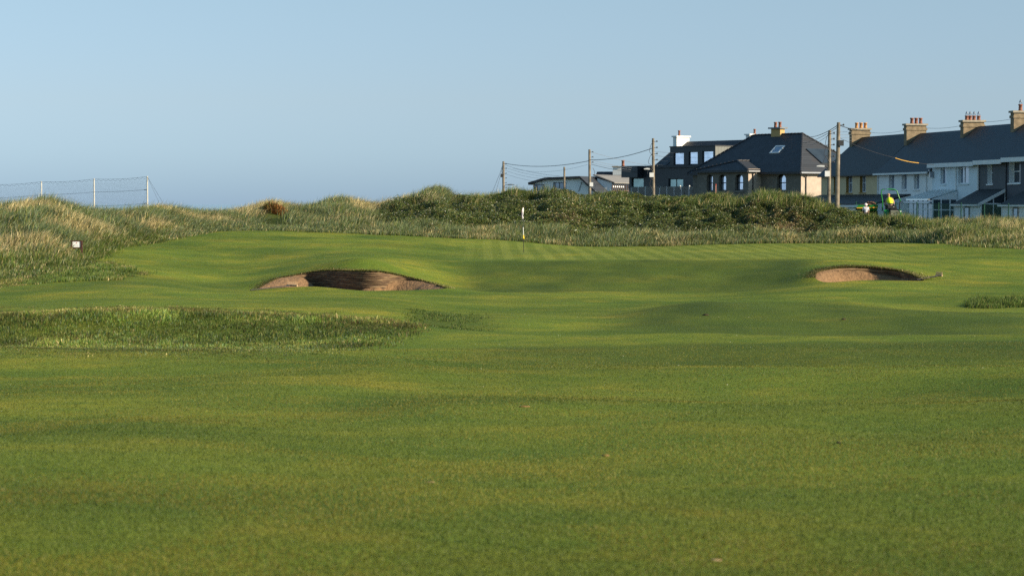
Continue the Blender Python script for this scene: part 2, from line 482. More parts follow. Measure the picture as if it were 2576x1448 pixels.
# where the tall growth stands (0..1), used for the soil under it
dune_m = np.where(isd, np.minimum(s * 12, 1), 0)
RF_U = [-500, 300, 500, 700, 850, 950, 1050, 1130]; RF_F = [35.5, 35.8, 35.6, 36.5, 40, 44, 48, 53]; RF_B = [62, 60, 59, 58, 57, 56.5, 56, 54]
def rough_mask(u, Y):
    e = (fbm(u/55., Y/1.6, 201, 3) - .5)*2.4
    f = np.interp(u, RF_U, RF_F) + e*1.6; b_ = np.interp(u, RF_U, RF_B) + e*3
    return sstep(-1.5, 5.5, Y - f + (vnoise(u/9., Y/.8, 461) - .5)*3) * sstep(-1.5, 3.5, b_ - Y) * sstep(1130, 960, u + e*110)
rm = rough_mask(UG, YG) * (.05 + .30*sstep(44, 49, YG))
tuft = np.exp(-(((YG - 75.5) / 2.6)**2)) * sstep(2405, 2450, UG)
green_m = sstep(105.5, 107.5, YG) * sstep(0, 1.5, fy[None, :] - YG - 0.8) * sstep(1090, 1290, UG) * sstep(2380, 2200, UG)
bank_shade = (sstep(90.5, 93, YG)*sstep(107, 104.5, YG)*sstep(1080, 1250, UG)*sstep(2090, 1980, UG)
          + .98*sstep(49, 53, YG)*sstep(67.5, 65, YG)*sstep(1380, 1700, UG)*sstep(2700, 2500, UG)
          + .5*sstep(80, 86, YG)*sstep(95, 92, YG)*sstep(60, 300, UG)*sstep(660, 560, UG))  # relief shade of the camera-facing banks, painted into the turf colour
tail_and_shade = sstep(1000, 1080, UG) * sstep(1330, 1120, UG) * sstep(50, 56, YG) * sstep(68, 60, YG) * .9
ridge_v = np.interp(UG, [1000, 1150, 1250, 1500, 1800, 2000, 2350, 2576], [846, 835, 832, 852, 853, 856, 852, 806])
bank_shade = bank_shade + .80*sstep(44.6, 43.6, YG)*sstep(36, 40, YG)*sstep(1050, 1300, UG)
tail_and_shade = np.maximum(tail_and_shade, np.clip(bank_shade, 0, 1)*(.45 + .9*fbm(XG/1.2, YG/2.5, 207, 3)))
zone = np.stack([np.maximum(dune_m, np.maximum(rm, sstep(.4, .7, tuft))), green_m, tail_and_shade], 2).reshape(-1, 3)[used]

# turf material
m, nt, b = newmat('turf')
geo = N(nt, 'ShaderNodeNewGeometry'); pos = geo.outputs['Position']
sep = N(nt, 'ShaderNodeSeparateXYZ'); nt.links.new(pos, sep.inputs[0])
att = N(nt, 'ShaderNodeAttribute', attribute_name='Col'); za = N(nt, 'ShaderNodeSeparateColor'); nt.links.new(att.outputs['Color'], za.inputs[0])
f1 = noise(nt, 0.22, 5, pos, 0.6); f2 = noise(nt, 1.3, 4, pos, 0.6); f3 = noise(nt, 14, 3, pos, 0.7); f4 = noise(nt, 90, 2, pos, 0.7)
c = ramp(nt, f1, [(0.30, (0.060, 0.096, 0.014)), (0.44, (0.100, 0.130, 0.017)), (0.56, (0.136, 0.150, 0.020)), (0.68, (0.205, 0.178, 0.024))])
c = mixc(nt, math_(nt, 'MULTIPLY_ADD', f2, 2.2, -0.72, clamp=True), c, (0.070, 0.110, 0.015))
c2 = mixc(nt, math_(nt, 'MULTIPLY_ADD', noise(nt, 0.55, 4, pos), 3.4, -1.85, clamp=True), c, (0.225, 0.182, 0.024))
c = mixc(nt, 0.7, c, c2)
c3 = mixc(nt, math_(nt, 'MULTIPLY_ADD', noise(nt, 0.85, 5, pos, .65), -4.0, 1.75, clamp=True), c, (0.046, 0.080, 0.012))
c = mixc(nt, 0.75, c, c3)
g = math_(nt, 'ADD', math_(nt, 'MULTIPLY', f3, 0.9), math_(nt, 'MULTIPLY', f4, 0.75))
gr = ramp(nt, g, [(0.45, (0.74, 0.74, 0.72)), (0.82, (1.0, 1.0, 1.0)), (1.15, (1.30, 1.27, 1.2))])
c = mixc(nt, 1.0, c, gr, 'MULTIPLY')
pz_ = noise(nt, 0.16, 4, pos, .55)
c = mixc(nt, 1.0, c, ramp(nt, pz_, [(.36, (.74, .80, .74)), (.50, (.98, .98, .98)), (.64, (1.20, 1.14, 1.08))]), 'MULTIPLY')
# mown stripes of the green
ss = math_(nt, 'ADD', math_(nt, 'MULTIPLY', sep.outputs[0], 1.0), math_(nt, 'MULTIPLY', sep.outputs[1], 0.012))
st = math_(nt, 'SINE', math_(nt, 'MULTIPLY', ss, 2*math.pi/0.93))
st = math_(nt, 'MULTIPLY_ADD', st, 1.6, 0.5, clamp=True)
cs = mixc(nt, st, (0.112, 0.138, 0.024), (0.190, 0.206, 0.046))
cs = mixc(nt, 1.0, cs, ramp(nt, f3, [(0.3, (0.85, 0.85, 0.85)), (0.7, (1.1, 1.1, 1.1))]), 'MULTIPLY')
c = mixc(nt, math_(nt, 'MULTIPLY', za.outputs[1], 0.44), c, cs)
c = mixc(nt, math_(nt, 'MULTIPLY', za.outputs[2], 0.8), c, (0.043, 0.064, 0.011))  # darker grass at the end of the rough, plus painted bank shade
tone = N(nt, 'ShaderNodeVectorMath', operation='MULTIPLY'); nt.links.new(c, tone.inputs[0]); tone.inputs[1].default_value = (1.20, 1.22, 1.02); c = tone.outputs[0]
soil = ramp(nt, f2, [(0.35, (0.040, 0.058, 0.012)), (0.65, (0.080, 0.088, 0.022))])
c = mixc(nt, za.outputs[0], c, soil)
nt.links.new(c, b.inputs['Base Color']); b.inputs['Roughness'].default_value = 0.85; b.inputs['Specular IOR Level'].default_value = 0.1
bp = N(nt, 'ShaderNodeBump'); bp.inputs['Strength'].default_value = 0.8; bp.inputs['Distance'].default_value = 0.03
hh = math_(nt, 'ADD', math_(nt, 'MULTIPLY', f3, 1.0), math_(nt, 'MULTIPLY', f4, 0.45))
nt.links.new(hh, bp.inputs['Height']); nt.links.new(bp.outputs[0], b.inputs['Normal'])
M_TURF = m
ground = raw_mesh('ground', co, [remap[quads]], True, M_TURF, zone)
tag(ground, 'rolling mown fairway and green with dunes behind', 'ground', kind='structure')

def hit(u, v, y0=6, y1=175):
    Y = np.arange(y0, y1, 0.05)
    q = at(u, v, 1.0); k = q.x
    zr = EYE + (q.z - EYE) * Y
    below = zr < grid_eval(k * Y, Y)
    i = int(np.argmax(below)) if below.any() else len(Y) - 1
    return Vector((k * Y[i], Y[i], float(grid_eval(k * Y[i], Y[i]))))
def gz(x, y): return float(grid_eval(x, y))

# sea beyond the dunes
m, nt, b = newmat('sea_water')
b.inputs['Base Color'].default_value = (0.13, 0.20, 0.25, 1); b.inputs['Roughness'].default_value = 0.17
bp = N(nt, 'ShaderNodeBump'); bp.inputs['Strength'].default_value = 0.02
nt.links.new(noise(nt, 0.6, 3, N(nt, 'ShaderNodeNewGeometry').outputs['Position']), bp.inputs['Height']); nt.links.new(bp.outputs[0], b.inputs['Normal'])
sea = MB().poly([(-60000, 150, -5.4), (60000, 150, -5.4), (60000, 70000, -5.4), (-60000, 70000, -5.4)]).build('sea', m)
tag(sea, 'calm hazy sea behind the dunes', 'sea', kind='structure')

# ------------------------------------------------------------------ vegetation
M_BLADE = leafmat('grass_blades'); M_LEAF = leafmat('bramble_leaves', 0.4, 0.25, 0.5)

def blades(x, y, z, h, w, lx, ly, col, droop=0.25):
    n = len(x); yaw = rng.uniform(0, math.pi, n)
    wx, wy = np.cos(yaw)*w/2, np.sin(yaw)*w/2
    ln = np.sqrt(lx*lx + ly*ly)
    v = np.empty((n, 5, 3))
    v[:, 0] = np.stack([x - wx, y - wy, z - 0.03], 1); v[:, 1] = np.stack([x + wx, y + wy, z - 0.03], 1)
    mx, my, mz = x + lx*h*.35, y + ly*h*.35, z + h*.62*(1 - .12*ln)
    v[:, 2] = np.stack([mx - wx*.75, my - wy*.75, mz], 1); v[:, 3] = np.stack([mx + wx*.75, my + wy*.75, mz], 1)
    v[:, 4] = np.stack([x + lx*h, y + ly*h, z + h*np.maximum(1 - droop*ln*ln - .1*ln, .25)], 1)
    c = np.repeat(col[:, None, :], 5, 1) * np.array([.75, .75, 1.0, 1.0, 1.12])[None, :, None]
    k = np.arange(n)[:, None] * 5
    return v.reshape(-1, 3), [k + np.array([[0, 1, 3, 2]]), k + np.array([[2, 3, 4]])], c.reshape(-1, 3)

def join(parts):
    vs, q, t, cs = [], [], [], []; n = 0
    for v, f, c in parts:
        vs.append(v); q.append(f[0] + n); t.append(f[1] + n if len(f) > 1 else np.zeros((0, 3), int)); cs.append(c); n += len(v)
    fl = [np.concatenate(q)]
    tt = np.concatenate(t)
    if len(tt): fl.append(tt)
    return np.concatenate(vs), fl, np.concatenate(cs)

def foot_of(u): return pchip(FOOT_U, FOOT_Y, u)
def crest_of(u): return pchip(CRY_U, CRY_Y, u)
def uof(x, y): return CU + FP * x / y
PAL = dict(lush=(.090, .150, .022), mid=(.125, .165, .032), blue=(.150, .205, .110), sage=(.235, .265, .140), straw=(.55, .43, .20), pale=(.68, .56, .30), olive=(.19, .185, .045), brown=(.15, .095, .038), dark=(.036, .060, .014))
def pal(names, p, n):
    k = rng.choice(len(names), n, p=p)
    return np.array([PAL[q] for q in names])[k] * rng.uniform(.82, 1.18, (n, 1))

# how bramble covers the mound: 1 = leaves, 0 = marram
def bramble_mask(u, y):
    f, c = foot_of(u), crest_of(u)
    s_ = (y - f) / (c - f)
    low = np.interp(u, [0, 880, 960, 1100, 1300, 1600, 2000, 2150, 2400], [2, 2, .34, .17, .13, .11, .11, .12, .14])
    top = np.interp(u, [0, 880, 1000, 1060, 1092, 1130, 1170, 2330], [.6, .6, .92, .8, .68, .78, 1.4, 1.4])
    e = (fbm(y*.5 + u*.004, u*.02, 55, 3) - .5) * .35
    return sstep(-.06, .08, s_ + e - low) * sstep(.1, -.05, s_ + e*.5 - top) * sstep(880, 980, u + e*200) * sstep(2420, 2300, u + e*200)

# marram grass in tussocks on the dunes
parts = []
def tussocks(n, ulo, uhi, smin, smax, mode):
    u = rng.uniform(ulo, uhi, n); s_ = rng.uniform(smin, smax, n)
    y = foot_of(u) + s_ * (crest_of(u) - foot_of(u)); x = (u - CU) / FP * y
    return x, y, u, s_
def grow(x, y, u, s_, nb, hmul, straw, spread=.28, wind=(.55, .05), width=.024, cols=None, hvar=.4):
    n = len(x); m_ = n * nb
    X = np.repeat(x, nb) + rng.normal(0, spread, m_); Y = np.repeat(y, nb) + rng.normal(0, spread, m_)
    dx = X - np.repeat(x, nb); dy = Y - np.repeat(y, nb)
    h = np.repeat(hmul, nb) * rng.uniform(1 - hvar, 1 + hvar, m_)
    lx = np.repeat(wind[0] + rng.normal(0, .22, n), nb) + dx*1.0 + rng.normal(0, .13, m_); ly = np.repeat(wind[1] + rng.normal(0, .15, n), nb) + dy*1.0 + rng.normal(0, .13, m_)
    mj = rng.uniform(0, 1, n) < straw
    st = np.repeat(np.where(mj, .55 + .4*straw, .06 + .2*straw), nb)
    col = np.where((rng.uniform(0, 1, m_) < st)[:, None], pal(['straw', 'pale', 'olive'], [.5, .28, .22], m_), pal(['blue', 'sage', 'mid', 'lush', 'olive'], [.28, .26, .2, .12, .14], m_) if cols is None else cols(m_))
    col = col * np.repeat(rng.uniform(.50, 1.38, n), nb)[:, None]
    return blades(X, Y, grid_eval(X, Y), h, width * rng.uniform(.7, 1.3, m_), lx, ly, col)

# far-left dunes and the ridge to the bramble
x, y, u, s_ = tussocks(7600, -140, 1260, .02, 1.12, 0)
keep = rng.uniform(0, 1, len(x)) > bramble_mask(u, y) * 1.0
pS = hit(192, 630)
keep &= ~((np.abs(u - 192) < 24) & (y > pS.y - 5) & (y < pS.y + .5))
keep &= ~((np.abs(u - 690) < 36) & (y > 141.5) & (y < 149.5))
x, y, u, s_ = x[keep], y[keep], u[keep], s_[keep]
pn = fbm(x/3.0, y/4.2, 71, 3)
straw = np.clip(sstep(.50, .60, pn) * (.12 + .88*sstep(.22, .5, s_)) * .95 + .04, 0, .92)
hh_ = (.16 + .40 * sstep(.05, .55, s_)) * (.7 + .6 * fbm(x/1.5, y/1.5, 77, 2))
lowc = lambda k: pal(['lush', 'mid', 'olive', 'sage', 'dark'], [.3, .3, .16, .14, .1], k)
near_ = (s_ < .35) & (u < 420)
parts.append(grow(x[~near_], y[~near_], u[~near_], s_[~near_], 21, hh_[~near_], straw[~near_]))
parts.append(grow(x[near_], y[near_], u[near_], s_[near_], 22, hh_[near_] * .95, straw[near_]*.45, width=.02, cols=lowc, wind=(.35, 0)))
# tall single stems on the skyline
u = rng.uniform(0, 1300, 900); y = crest_of(u) + rng.uniform(-1.5, 1, 900); x = (u - CU)/FP*y
parts.append(grow(x, y, u, u, 3, np.full(900, .72), np.full(900, .25), spread=.12, wind=(.4, 0), width=.016))
# strip of marram along the foot of the bramble mound
u = rng.uniform(930, 2360, 3300); s_ = rng.uniform(0, 1, 3300)**1.3 * .23; y = foot_of(u) + s_*(crest_of(u) - foot_of(u)); x = (u - CU)/FP*y
pn = fbm(x/1.6, y/2, 91, 3)
parts.append(grow(x, y, u, s_, 22, (.20 + .30*sstep(.0, .10, s_))*(.5 + 1.0*fbm(x/1.2, y/1.2, 93, 2)), np.clip(sstep(.56, .72, pn)*.6 + .04, 0, .7), wind=(.30, 0)))
# dunes at the right end
x, y, u, s_ = tussocks(2600, 2330, 2760, .0, 1.25, 0)
pn = fbm(x/1.6, y/2, 95, 3)
parts.append(grow(x, y, u, s_, 22, (.20 + .32*sstep(.0, .3, s_))*(.6 + .8*fbm(x/1.3, y/1.3, 97, 2)), np.clip(sstep(.52, .7, pn)*.55 + .06, 0, .7), wind=(.30, 0),
                  cols=lambda k: pal(['lush', 'mid', 'olive', 'sage', 'blue'], [.25, .3, .2, .15, .1], k)))
# grass on top of and among the brambles
u = rng.uniform(1180, 2400, 2600); s_ = rng.uniform(.72, 1.12, 2600); y = foot_of(u) + s_*(crest_of(u) - foot_of(u)); x = (u - CU)/FP*y
k = fbm(x/2.5, y/2.5, 99, 2) > .46
parts.append(grow(x[k], y[k], u[k], s_[k], 14, np.full(k.sum(), .62), np.full(k.sum(), .10), spread=.25, wind=(.3, 0), width=.02, cols=lambda q: pal(['lush', 'mid', 'olive', 'blue'], [.4, .35, .15, .1], q)))
v, f, c = join(parts)
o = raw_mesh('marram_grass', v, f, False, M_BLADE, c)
tag(o, 'wind-bent marram grass in green and straw tussocks on the dunes', 'dune grass', kind='stuff')

# bramble leaves
def leaves(x, y, z, size, col, up=.5):
    n = len(x)
    nrm = rng.normal(0, 1, (n, 3)); nrm[:, 2] = np.abs(nrm[:, 2]) + up; nrm[:, 1] -= .35
    nrm /= np.linalg.norm(nrm, axis=1, keepdims=True)
    a = np.cross(nrm, rng.normal(0, 1, (n, 3))); a /= np.linalg.norm(a, axis=1, keepdims=True); b_ = np.cross(nrm, a)
    ctr = np.stack([x, y, z], 1); sz = size[:, None]
    v_ = np.stack([ctr - a*sz*.7, ctr - b_*sz*.42 + nrm*sz*.12, ctr + a*sz*.7, ctr + b_*sz*.42 + nrm*sz*.12], 1)
    return v_.reshape(-1, 3), [np.arange(n)[:, None]*4 + np.arange(4)[None, :]], np.repeat(col, 4, 0)
n = 700000
u = rng.uniform(880, 2430, n); s_ = rng.uniform(.1, 1.22, n); y = foot_of(u) + s_*(crest_of(u) - foot_of(u)); x = (u - CU)/FP*y
k = rng.uniform(0, 1, n) < bramble_mask(u, y)
x, y, u, s_ = x[k], y[k], u[k], s_[k]; n = len(x)
clump = fbm(x/.9, y/.9, 111, 3); big = fbm(x/3.4, y/3.4, 117, 2)
H = np.clip(.07 + 1.35*(clump - .34), .04, .52) * (.6 + .8*big)
z = grid_eval(x, y) + H * rng.uniform(.35, 1, n)**.6
br = np.exp(-(((u - 1960)/75)**2)) * np.exp(-(((s_ - .42)/.2)**2)) + .8*np.exp(-(((u - 1900)/30)**2)) * np.exp(-(((s_ - .78)/.12)**2)) + .5*np.exp(-(((u - 1420)/60)**2))*np.exp(-(((s_ - .45)/.15)**2))
isb = rng.uniform(0, 1, n) < br * (.35 + sstep(.45, .65, fbm(x/.8, y/.8, 131, 2)) * .8)
col = np.where(isb[:, None], pal(['brown', 'straw', 'olive'], [.7, .1, .2], n), pal(['lush', 'mid', 'dark', 'olive'], [.36, .18, .24, .22], n) * np.array([.95, .86, .95]) * (.62 + .62*big)[:, None])
v1 = leaves(x, y, z, .056 * rng.uniform(.6, 1.4, n), col)
nf = 1500; i = rng.choice(n, nf, replace=False, p=(lambda w_: w_/w_.sum())(np.exp(-((u - 1130)/330)**2) + .12))
v2 = leaves(x[i], y[i], grid_eval(x[i], y[i]) + H[i]*1.03 + .03, .032 * rng.uniform(.8, 1.5, nf), np.tile((.78, .76, .66), (nf, 1)), 1.0)
v, f, c = join([v1, v2])
o = raw_mesh('bramble_thicket', v, f, False, M_LEAF, c)
tag(o, 'dense dark green bramble thicket with white blossoms covering the mound', 'brambles', kind='stuff')

# the rough on the bank in the left foreground, the tuft at the right and thin rough at the left edge
parts = []
def scatter(n, ulo, uhi, ylo, yhi, w):
    y = np.sqrt(rng.uniform(ylo**2, yhi**2, n)); u = rng.uniform(ulo, uhi, n); x = (u - CU)/FP*y
    k = rng.uniform(0, 1, n) < w(u, y)
    return x[k], y[k], u[k]
x, y, u = scatter(200000, -120, 1150, 35, 62.5, lambda u, y: rough_mask(u, y) * (.55 + .45*sstep(43, 47, y)))
n = len(x); tall = sstep(39.5, 51.5, y + 6*(fbm(x/1.3, y/2.5, 451, 3) - .5)*2) * (.45 + .55*sstep(54.5, 51.5, y)) * sstep(62, 57, y)
cn = fbm(x/.55, y/.8, 141, 3); cb = fbm(x/1.8, y/2.2, 145, 2)
h = (.020 + .10*tall*np.clip(cn*2.2 - .5, .10, 1.3)) * rng.uniform(.6, 1.3, n)
dry = np.clip(sstep(50.8, 53.5, y)*.75 + sstep(.55, .7, cb)*.35 + sstep(820, 960, u)*sstep(48, 50.5, y)*.75 + sstep(37.5, 36, y)*.35 + .05, 0, .88)
col = np.where((rng.uniform(0, 1, n) < dry)[:, None], pal(['olive', 'straw', 'brown', 'mid'], [.52, .07, .19, .22], n) * .78, np.where((y < 45.5)[:, None], pal(['mid', 'blue', 'olive', 'lush'], [.36, .20, .26, .18], n)*(.50 + .2*sstep(40, 45, y))[:, None], pal(['lush', 'mid', 'olive', 'dark', 'blue'], [.34, .22, .20, .16, .08], n))) * (.50 + .95*cn)[:, None] * np.interp(fbm(x/1.1, y/1.5, 441, 3), [.3, .42, .52, .62, .72], [.72, .95, 1.25, 1.6, 1.9])[:, None]
parts.append(blades(x, y, grid_eval(x, y), h, .012*rng.uniform(.6, 1.4, n), rng.normal(.3, .55, n), rng.normal(-.15, .45, n), col))
x, y, u = scatter(40000, 1000, 1280, 49, 66, lambda u, y: sstep(1000, 1060, u)*sstep(1270, 1090, u)*sstep(50, 55, y)*sstep(66, 60, y)*.5*sstep(.35, .6, fbm(u/25., y/1.2, 443, 2)))
n = len(x)
parts.append(blades(x, y, grid_eval(x, y), .035*rng.uniform(.5, 1.5, n), np.full(n, .014), rng.normal(.2, .4, n), rng.normal(0, .4, n), pal(['lush', 'olive', 'dark', 'mid'], [.40, .15, .2, .25], n)*.8))
x, y, u = scatter(46000, 2390, 2760, 71, 80.5, lambda u, y: sstep(.35, .75, np.exp(-(((y - 75.5)/2.6)**2))*sstep(2405, 2450, u) + (fbm(u/22., y/1.5, 151, 2) - .5)*.5))
n = len(x)
parts.append(blades(x, y, grid_eval(x, y), .17*rng.uniform(.4, 1.3, n)*np.clip(fbm(x/.5, y/.7, 153, 2)*1.8, .4, 1.3), np.full(n, .018), rng.normal(.3, .35, n), rng.normal(0, .3, n), pal(['lush', 'dark', 'mid', 'olive'], [.42, .26, .2, .12], n)))
def tongue(u, y):
    lim = np.interp(y, [80, 84, 87, 91, 95, 99, 106], [-200, 60, 300, 345, 372, 330, 230]) + (fbm(u/30., y/1.4, 161, 3) - .5)*130
    return sstep(0, -45, u - lim) * (y < foot_of(u) + 1)
x, y, u = scatter(190000, -140, 420, 79, 110, tongue)
n = len(x); cn = fbm(x/.7, y/1.1, 163, 3)
dry = sstep(.56, .68, fbm(x/1.3, y/2, 165, 2))*.6 + sstep(86, 83, y)*.5
col = np.where((rng.uniform(0, 1, n) < dry)[:, None], pal(['olive', 'straw', 'brown'], [.6, .22, .18], n), pal(['lush', 'mid', 'olive', 'dark', 'blue'], [.42, .26, .14, .10, .08], n)) * (.55 + .95*cn)[:, None]
parts.append(blades(x, y, grid_eval(x, y), (.03 + .17*np.clip(cn*2 - .5, .05, 1)*sstep(83, 88, y))*rng.uniform(.6, 1.3, n), np.full(n, .018), rng.normal(.3, .4, n), rng.normal(0, .35, n), col))
v, f, c = join(parts)
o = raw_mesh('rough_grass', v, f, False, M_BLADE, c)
tag(o, 'long uncut grass of the rough bordering the fairway', 'rough grass', kind='stuff')

n = 420000; y = 9.3 + 34*rng.uniform(0, 1, n)**2.1; u = rng.uniform(-250, 2826, n); x = (u - CU)/FP*y
pt = fbm(x/1.1, y/1.1, 301, 3); pz = fbm(x/2.8, y/2.8, 305, 3)
colf = np.array((.096, .124, .018))*(1 - sstep(.42, .62, pt))[:, None] + np.array((.160, .148, .022))*sstep(.42, .62, pt)[:, None]
colf = colf*(.7 + .6*pz)[:, None]*rng.uniform(.8, 1.2, (n, 1))
v, f, c = blades(x, y, grid_eval(x, y), .014*rng.uniform(.5, 1.5, n), .0035*rng.uniform(.7, 1.4, n)*(.6 + y/25), rng.normal(.2, .5, n), rng.normal(0, .5, n), colf)
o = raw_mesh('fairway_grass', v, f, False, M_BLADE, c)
tag(o, 'short mown blades of the near fairway', 'mown grass', kind='stuff')

# daisies
n = 260; y = np.sqrt(rng.uniform(30**2, 70**2, n)); u = rng.uniform(1150, 2650, n); x = (u - CU)/FP*y
v, f, c = leaves(x, y, grid_eval(x, y) + .012, 0.011*rng.uniform(.7, 1.3, n), np.tile((.75, .72, .55), (n, 1)), 1.5)
o = raw_mesh('daisies', v, f, False, M_LEAF, c)
tag(o, 'scattered tiny white daisies in the mown grass', 'daisies', kind='stuff')

# ------------------------------------------------------------------ bunkers
def sandmat(name, a, b_):
    m, nt, b = newmat(name)
    p = N(nt, 'ShaderNodeNewGeometry').outputs['Position']
    sc = N(nt, 'ShaderNodeMapping'); sc.inputs['Scale'].default_value = (1, .35, 1); sc.inputs['Rotation'].default_value = (0, 0, .5); nt.links.new(p, sc.inputs[0])
    f = noise(nt, 9, 4, sc.outputs[0], .65)
    nt.links.new(ramp(nt, f, [(.3, a), (.7, b_)]), b.inputs['Base Color']); b.inputs['Roughness'].default_value = .95
    bp = N(nt, 'ShaderNodeBump'); bp.inputs['Strength'].default_value = .9; bp.inputs['Distance'].default_value = .09
    nt.links.new(f, bp.inputs['Height']); nt.links.new(bp.outputs[0], b.inputs['Normal'])
    return m
M_SAND = sandmat('red_sand', (.140, .076, .031), (.250, .142, .064))
m, nt, b = newmat('sod_wall')
p = N(nt, 'ShaderNodeNewGeometry').outputs['Position']
sz_ = N(nt, 'ShaderNodeSeparateXYZ'); nt.links.new(p, sz_.inputs[0])
wob = math_(nt, 'MULTIPLY', noise(nt, 1.1, 3, p), .06)
joint = math_(nt, 'LESS_THAN', math_(nt, 'FRACT', math_(nt, 'DIVIDE', math_(nt, 'ADD', sz_.outputs[2], wob), .088)), .34)
mp = N(nt, 'ShaderNodeMapping'); mp.inputs['Scale'].default_value = (1.2, 1.2, 10); nt.links.new(p, mp.inputs[0])
f = noise(nt, 1.6, 4, mp.outputs[0], .6)
c = ramp(nt, f, [(.3, (.060, .034, .018)), (.5, (.150, .090, .046)), (.68, (.27, .185, .092))])
c = mixc(nt, math_(nt, 'MULTIPLY', joint, .58), c, (.020, .014, .009))
nt.links.new(c, b.inputs['Base Color']); b.inputs['Roughness'].default_value = .95
bp = N(nt, 'ShaderNodeBump'); bp.inputs['Strength'].default_value = 1; bp.inputs['Distance'].default_value = .04
nt.links.new(f, bp.inputs['Height']); nt.links.new(bp.outputs[0], b.inputs['Normal'])
M_SOD = m

def bunker(key, name, label, wall_h, layers, sand_v, lean, fringe_h):
    B = BUNK[key]; rim = B['rim']; n = len(rim)
    root = thing(name, label, 'bunker', (0, 0, 0))
    cx_, cy_ = (B['c'][0] - CU)/FP*B['c'][1], B['c'][1]
    org = Vector((cx_, cy_, EYE - B['floor'])); root.location = org
    tg = np.roll(rim, -2, 0) - np.roll(rim, 2, 0); tg /= np.linalg.norm(tg[:, :2], axis=1, keepdims=True)
    inn = np.stack([tg[:, 1], -tg[:, 0]], 1)
    if ((cx_ - rim[:, 0])*inn[:, 0] + (cy_ - rim[:, 1])*inn[:, 1]).mean() < 0: inn = -inn
    ur = uof(rim[:, 0], rim[:, 1])
    yb = np.interp(ur, [p[0] for p in B['back']], [p[2] for p in B['back']]); yf = np.interp(ur, [p[0] for p in B['front']][::-1], [p[2] for p in B['front']][::-1])
    isback = np.abs(rim[:, 1] - yb) < np.abs(rim[:, 1] - yf)
    floor = EYE - B['floor']
    # wall of stacked turf
    vs = []; fs = []
    rows = []
    for L in range(layers + 1):
        for half in (0, 1):
            if L == layers and half: break
            dz = wall_h * (L + half*.82) / layers
            ledge = (.028 if half else .0) + (fbm(rim[:, 0]*2.2 + L*3.7, rim[:, 1]*2.2 + L*1.3, 171, 3) - .5)*.05 + (fbm(rim[:, 0]*.9, rim[:, 1]*.9 + dz, 172, 2) - .5)*.06
            off = dz*lean + ledge - .02 + (.03 if L == 0 and half == 0 else 0)*-1
            z_ = rim[:, 2] - .035 - dz*np.clip((rim[:, 2] - floor + .1)/wall_h, .15, 1.2)
            rows.append(np.stack([rim[:, 0] + inn[:, 0]*off, rim[:, 1] + inn[:, 1]*off, z_], 1))
    rows = np.array(rows) - np.array(org)
    nr_ = len(rows); kk = np.arange(n)
    q = []
    for r_ in range(nr_ - 1):
        for j in kk:
            j2 = (j + 1) % n
            if isback[j] and isback[j2]: q.append((r_*n + j, r_*n + j2, (r_+1)*n + j2, (r_+1)*n + j))
    o = raw_mesh('sod_wall', rows.reshape(-1, 3), [np.array(q)], False, M_SOD, None, root)
    # sand
    sv = np.interp(ur, [a for a, _ in sand_v], [b_ for _, b_ in sand_v])
    ztop = np.array([zat(v_, y_ - .2) for v_, y_ in zip(sv, rim[:, 1])])
    ztop = np.where(isback, np.minimum(np.maximum(ztop, floor), rim[:, 2] - .02), rim[:, 2] - .06)
    kf = np.ones(9)/9
    ztop = np.convolve(np.r_[ztop[-4:], ztop, ztop[:4]], kf, 'valid'); ztop = np.minimum(ztop, rim[:, 2] - .02)
    rings = np.linspace(1.0, 0, 44); vv = []
    for s_ in rings:
        px = cx_ + (rim[:, 0] - cx_)*s_; py = cy_ + (rim[:, 1] - cy_)*s_
        a = np.where(isback, sstep(.30, 1.0, np.full(n, s_)), sstep(.62, 1.0, np.full(n, s_)))
        z_ = floor + (ztop - floor)*a + (fbm(px*2.4, py*2.4, 181, 3) - .5)*.10*(s_ < .985)
        vv.append(np.stack([px, py, z_], 1))
    vv = np.array(vv) - np.array(org); q = []
    for r_ in range(len(rings) - 1):
        j = np.arange(n); j2 = (j + 1) % n
        q.append(np.stack([r_*n + j, r_*n + j2, (r_+1)*n + j2, (r_+1)*n + j], 1))
    raw_mesh('sand', vv.reshape(-1, 3), [np.concatenate(q)], True, M_SAND, None, root)
    # dry grass hanging over the rim
    nb = 9000; j = rng.integers(0, n, nb); outw = rng.exponential(.13, nb) - .03
    j = j[isback[j]]; outw = outw[:len(j)]; nb = len(j)
    x_ = rim[j, 0] - inn[j, 0]*outw + rng.normal(0, .012, nb); y_ = rim[j, 1] - inn[j, 1]*outw + rng.normal(0, .012, nb)
    h_ = fringe_h * rng.uniform(.4, 1.4, nb)
    colr = pal(['olive', 'straw', 'mid', 'brown'], [.40, .2, .28, .12], nb)*.85
    v_, f_, c_ = blades(x_, y_, grid_eval(x_, y_), h_, .016*rng.uniform(.6, 1.3, nb), inn[j, 0]*.9 + rng.normal(.1, .3, nb), inn[j, 1]*.9 + rng.normal(0, .3, nb), colr, droop=.75)
    fr = raw_mesh('grass_fringe', v_ - np.array(org), f_, False, M_BLADE, c_, root)
    fr['kind'] = 'stuff'
    return root
bunker('L', 'sand_bunker', 'wide left bunker with a bulging wall of stacked turf and red sand', 1.25, 22,
       [(640, 727), (672, 713), (699, 701), (736, 694), (764, 700), (778, 712), (800, 742), (890, 740), (906, 727), (958, 721), (989, 708.5), (1010, 705), (1051, 706.5), (1092, 715), (1121, 725)], .22, .045)
bunker('R', 'sand_bunker', 'smaller right bunker with a bank of pale sand under a ragged turf lip', .8, 10,
       [(2047, 696), (2056, 686), (2085, 681), (2131, 680.5), (2170, 683), (2220, 689), (2260, 698), (2300, 706), (2320, 708)], .12, .085)

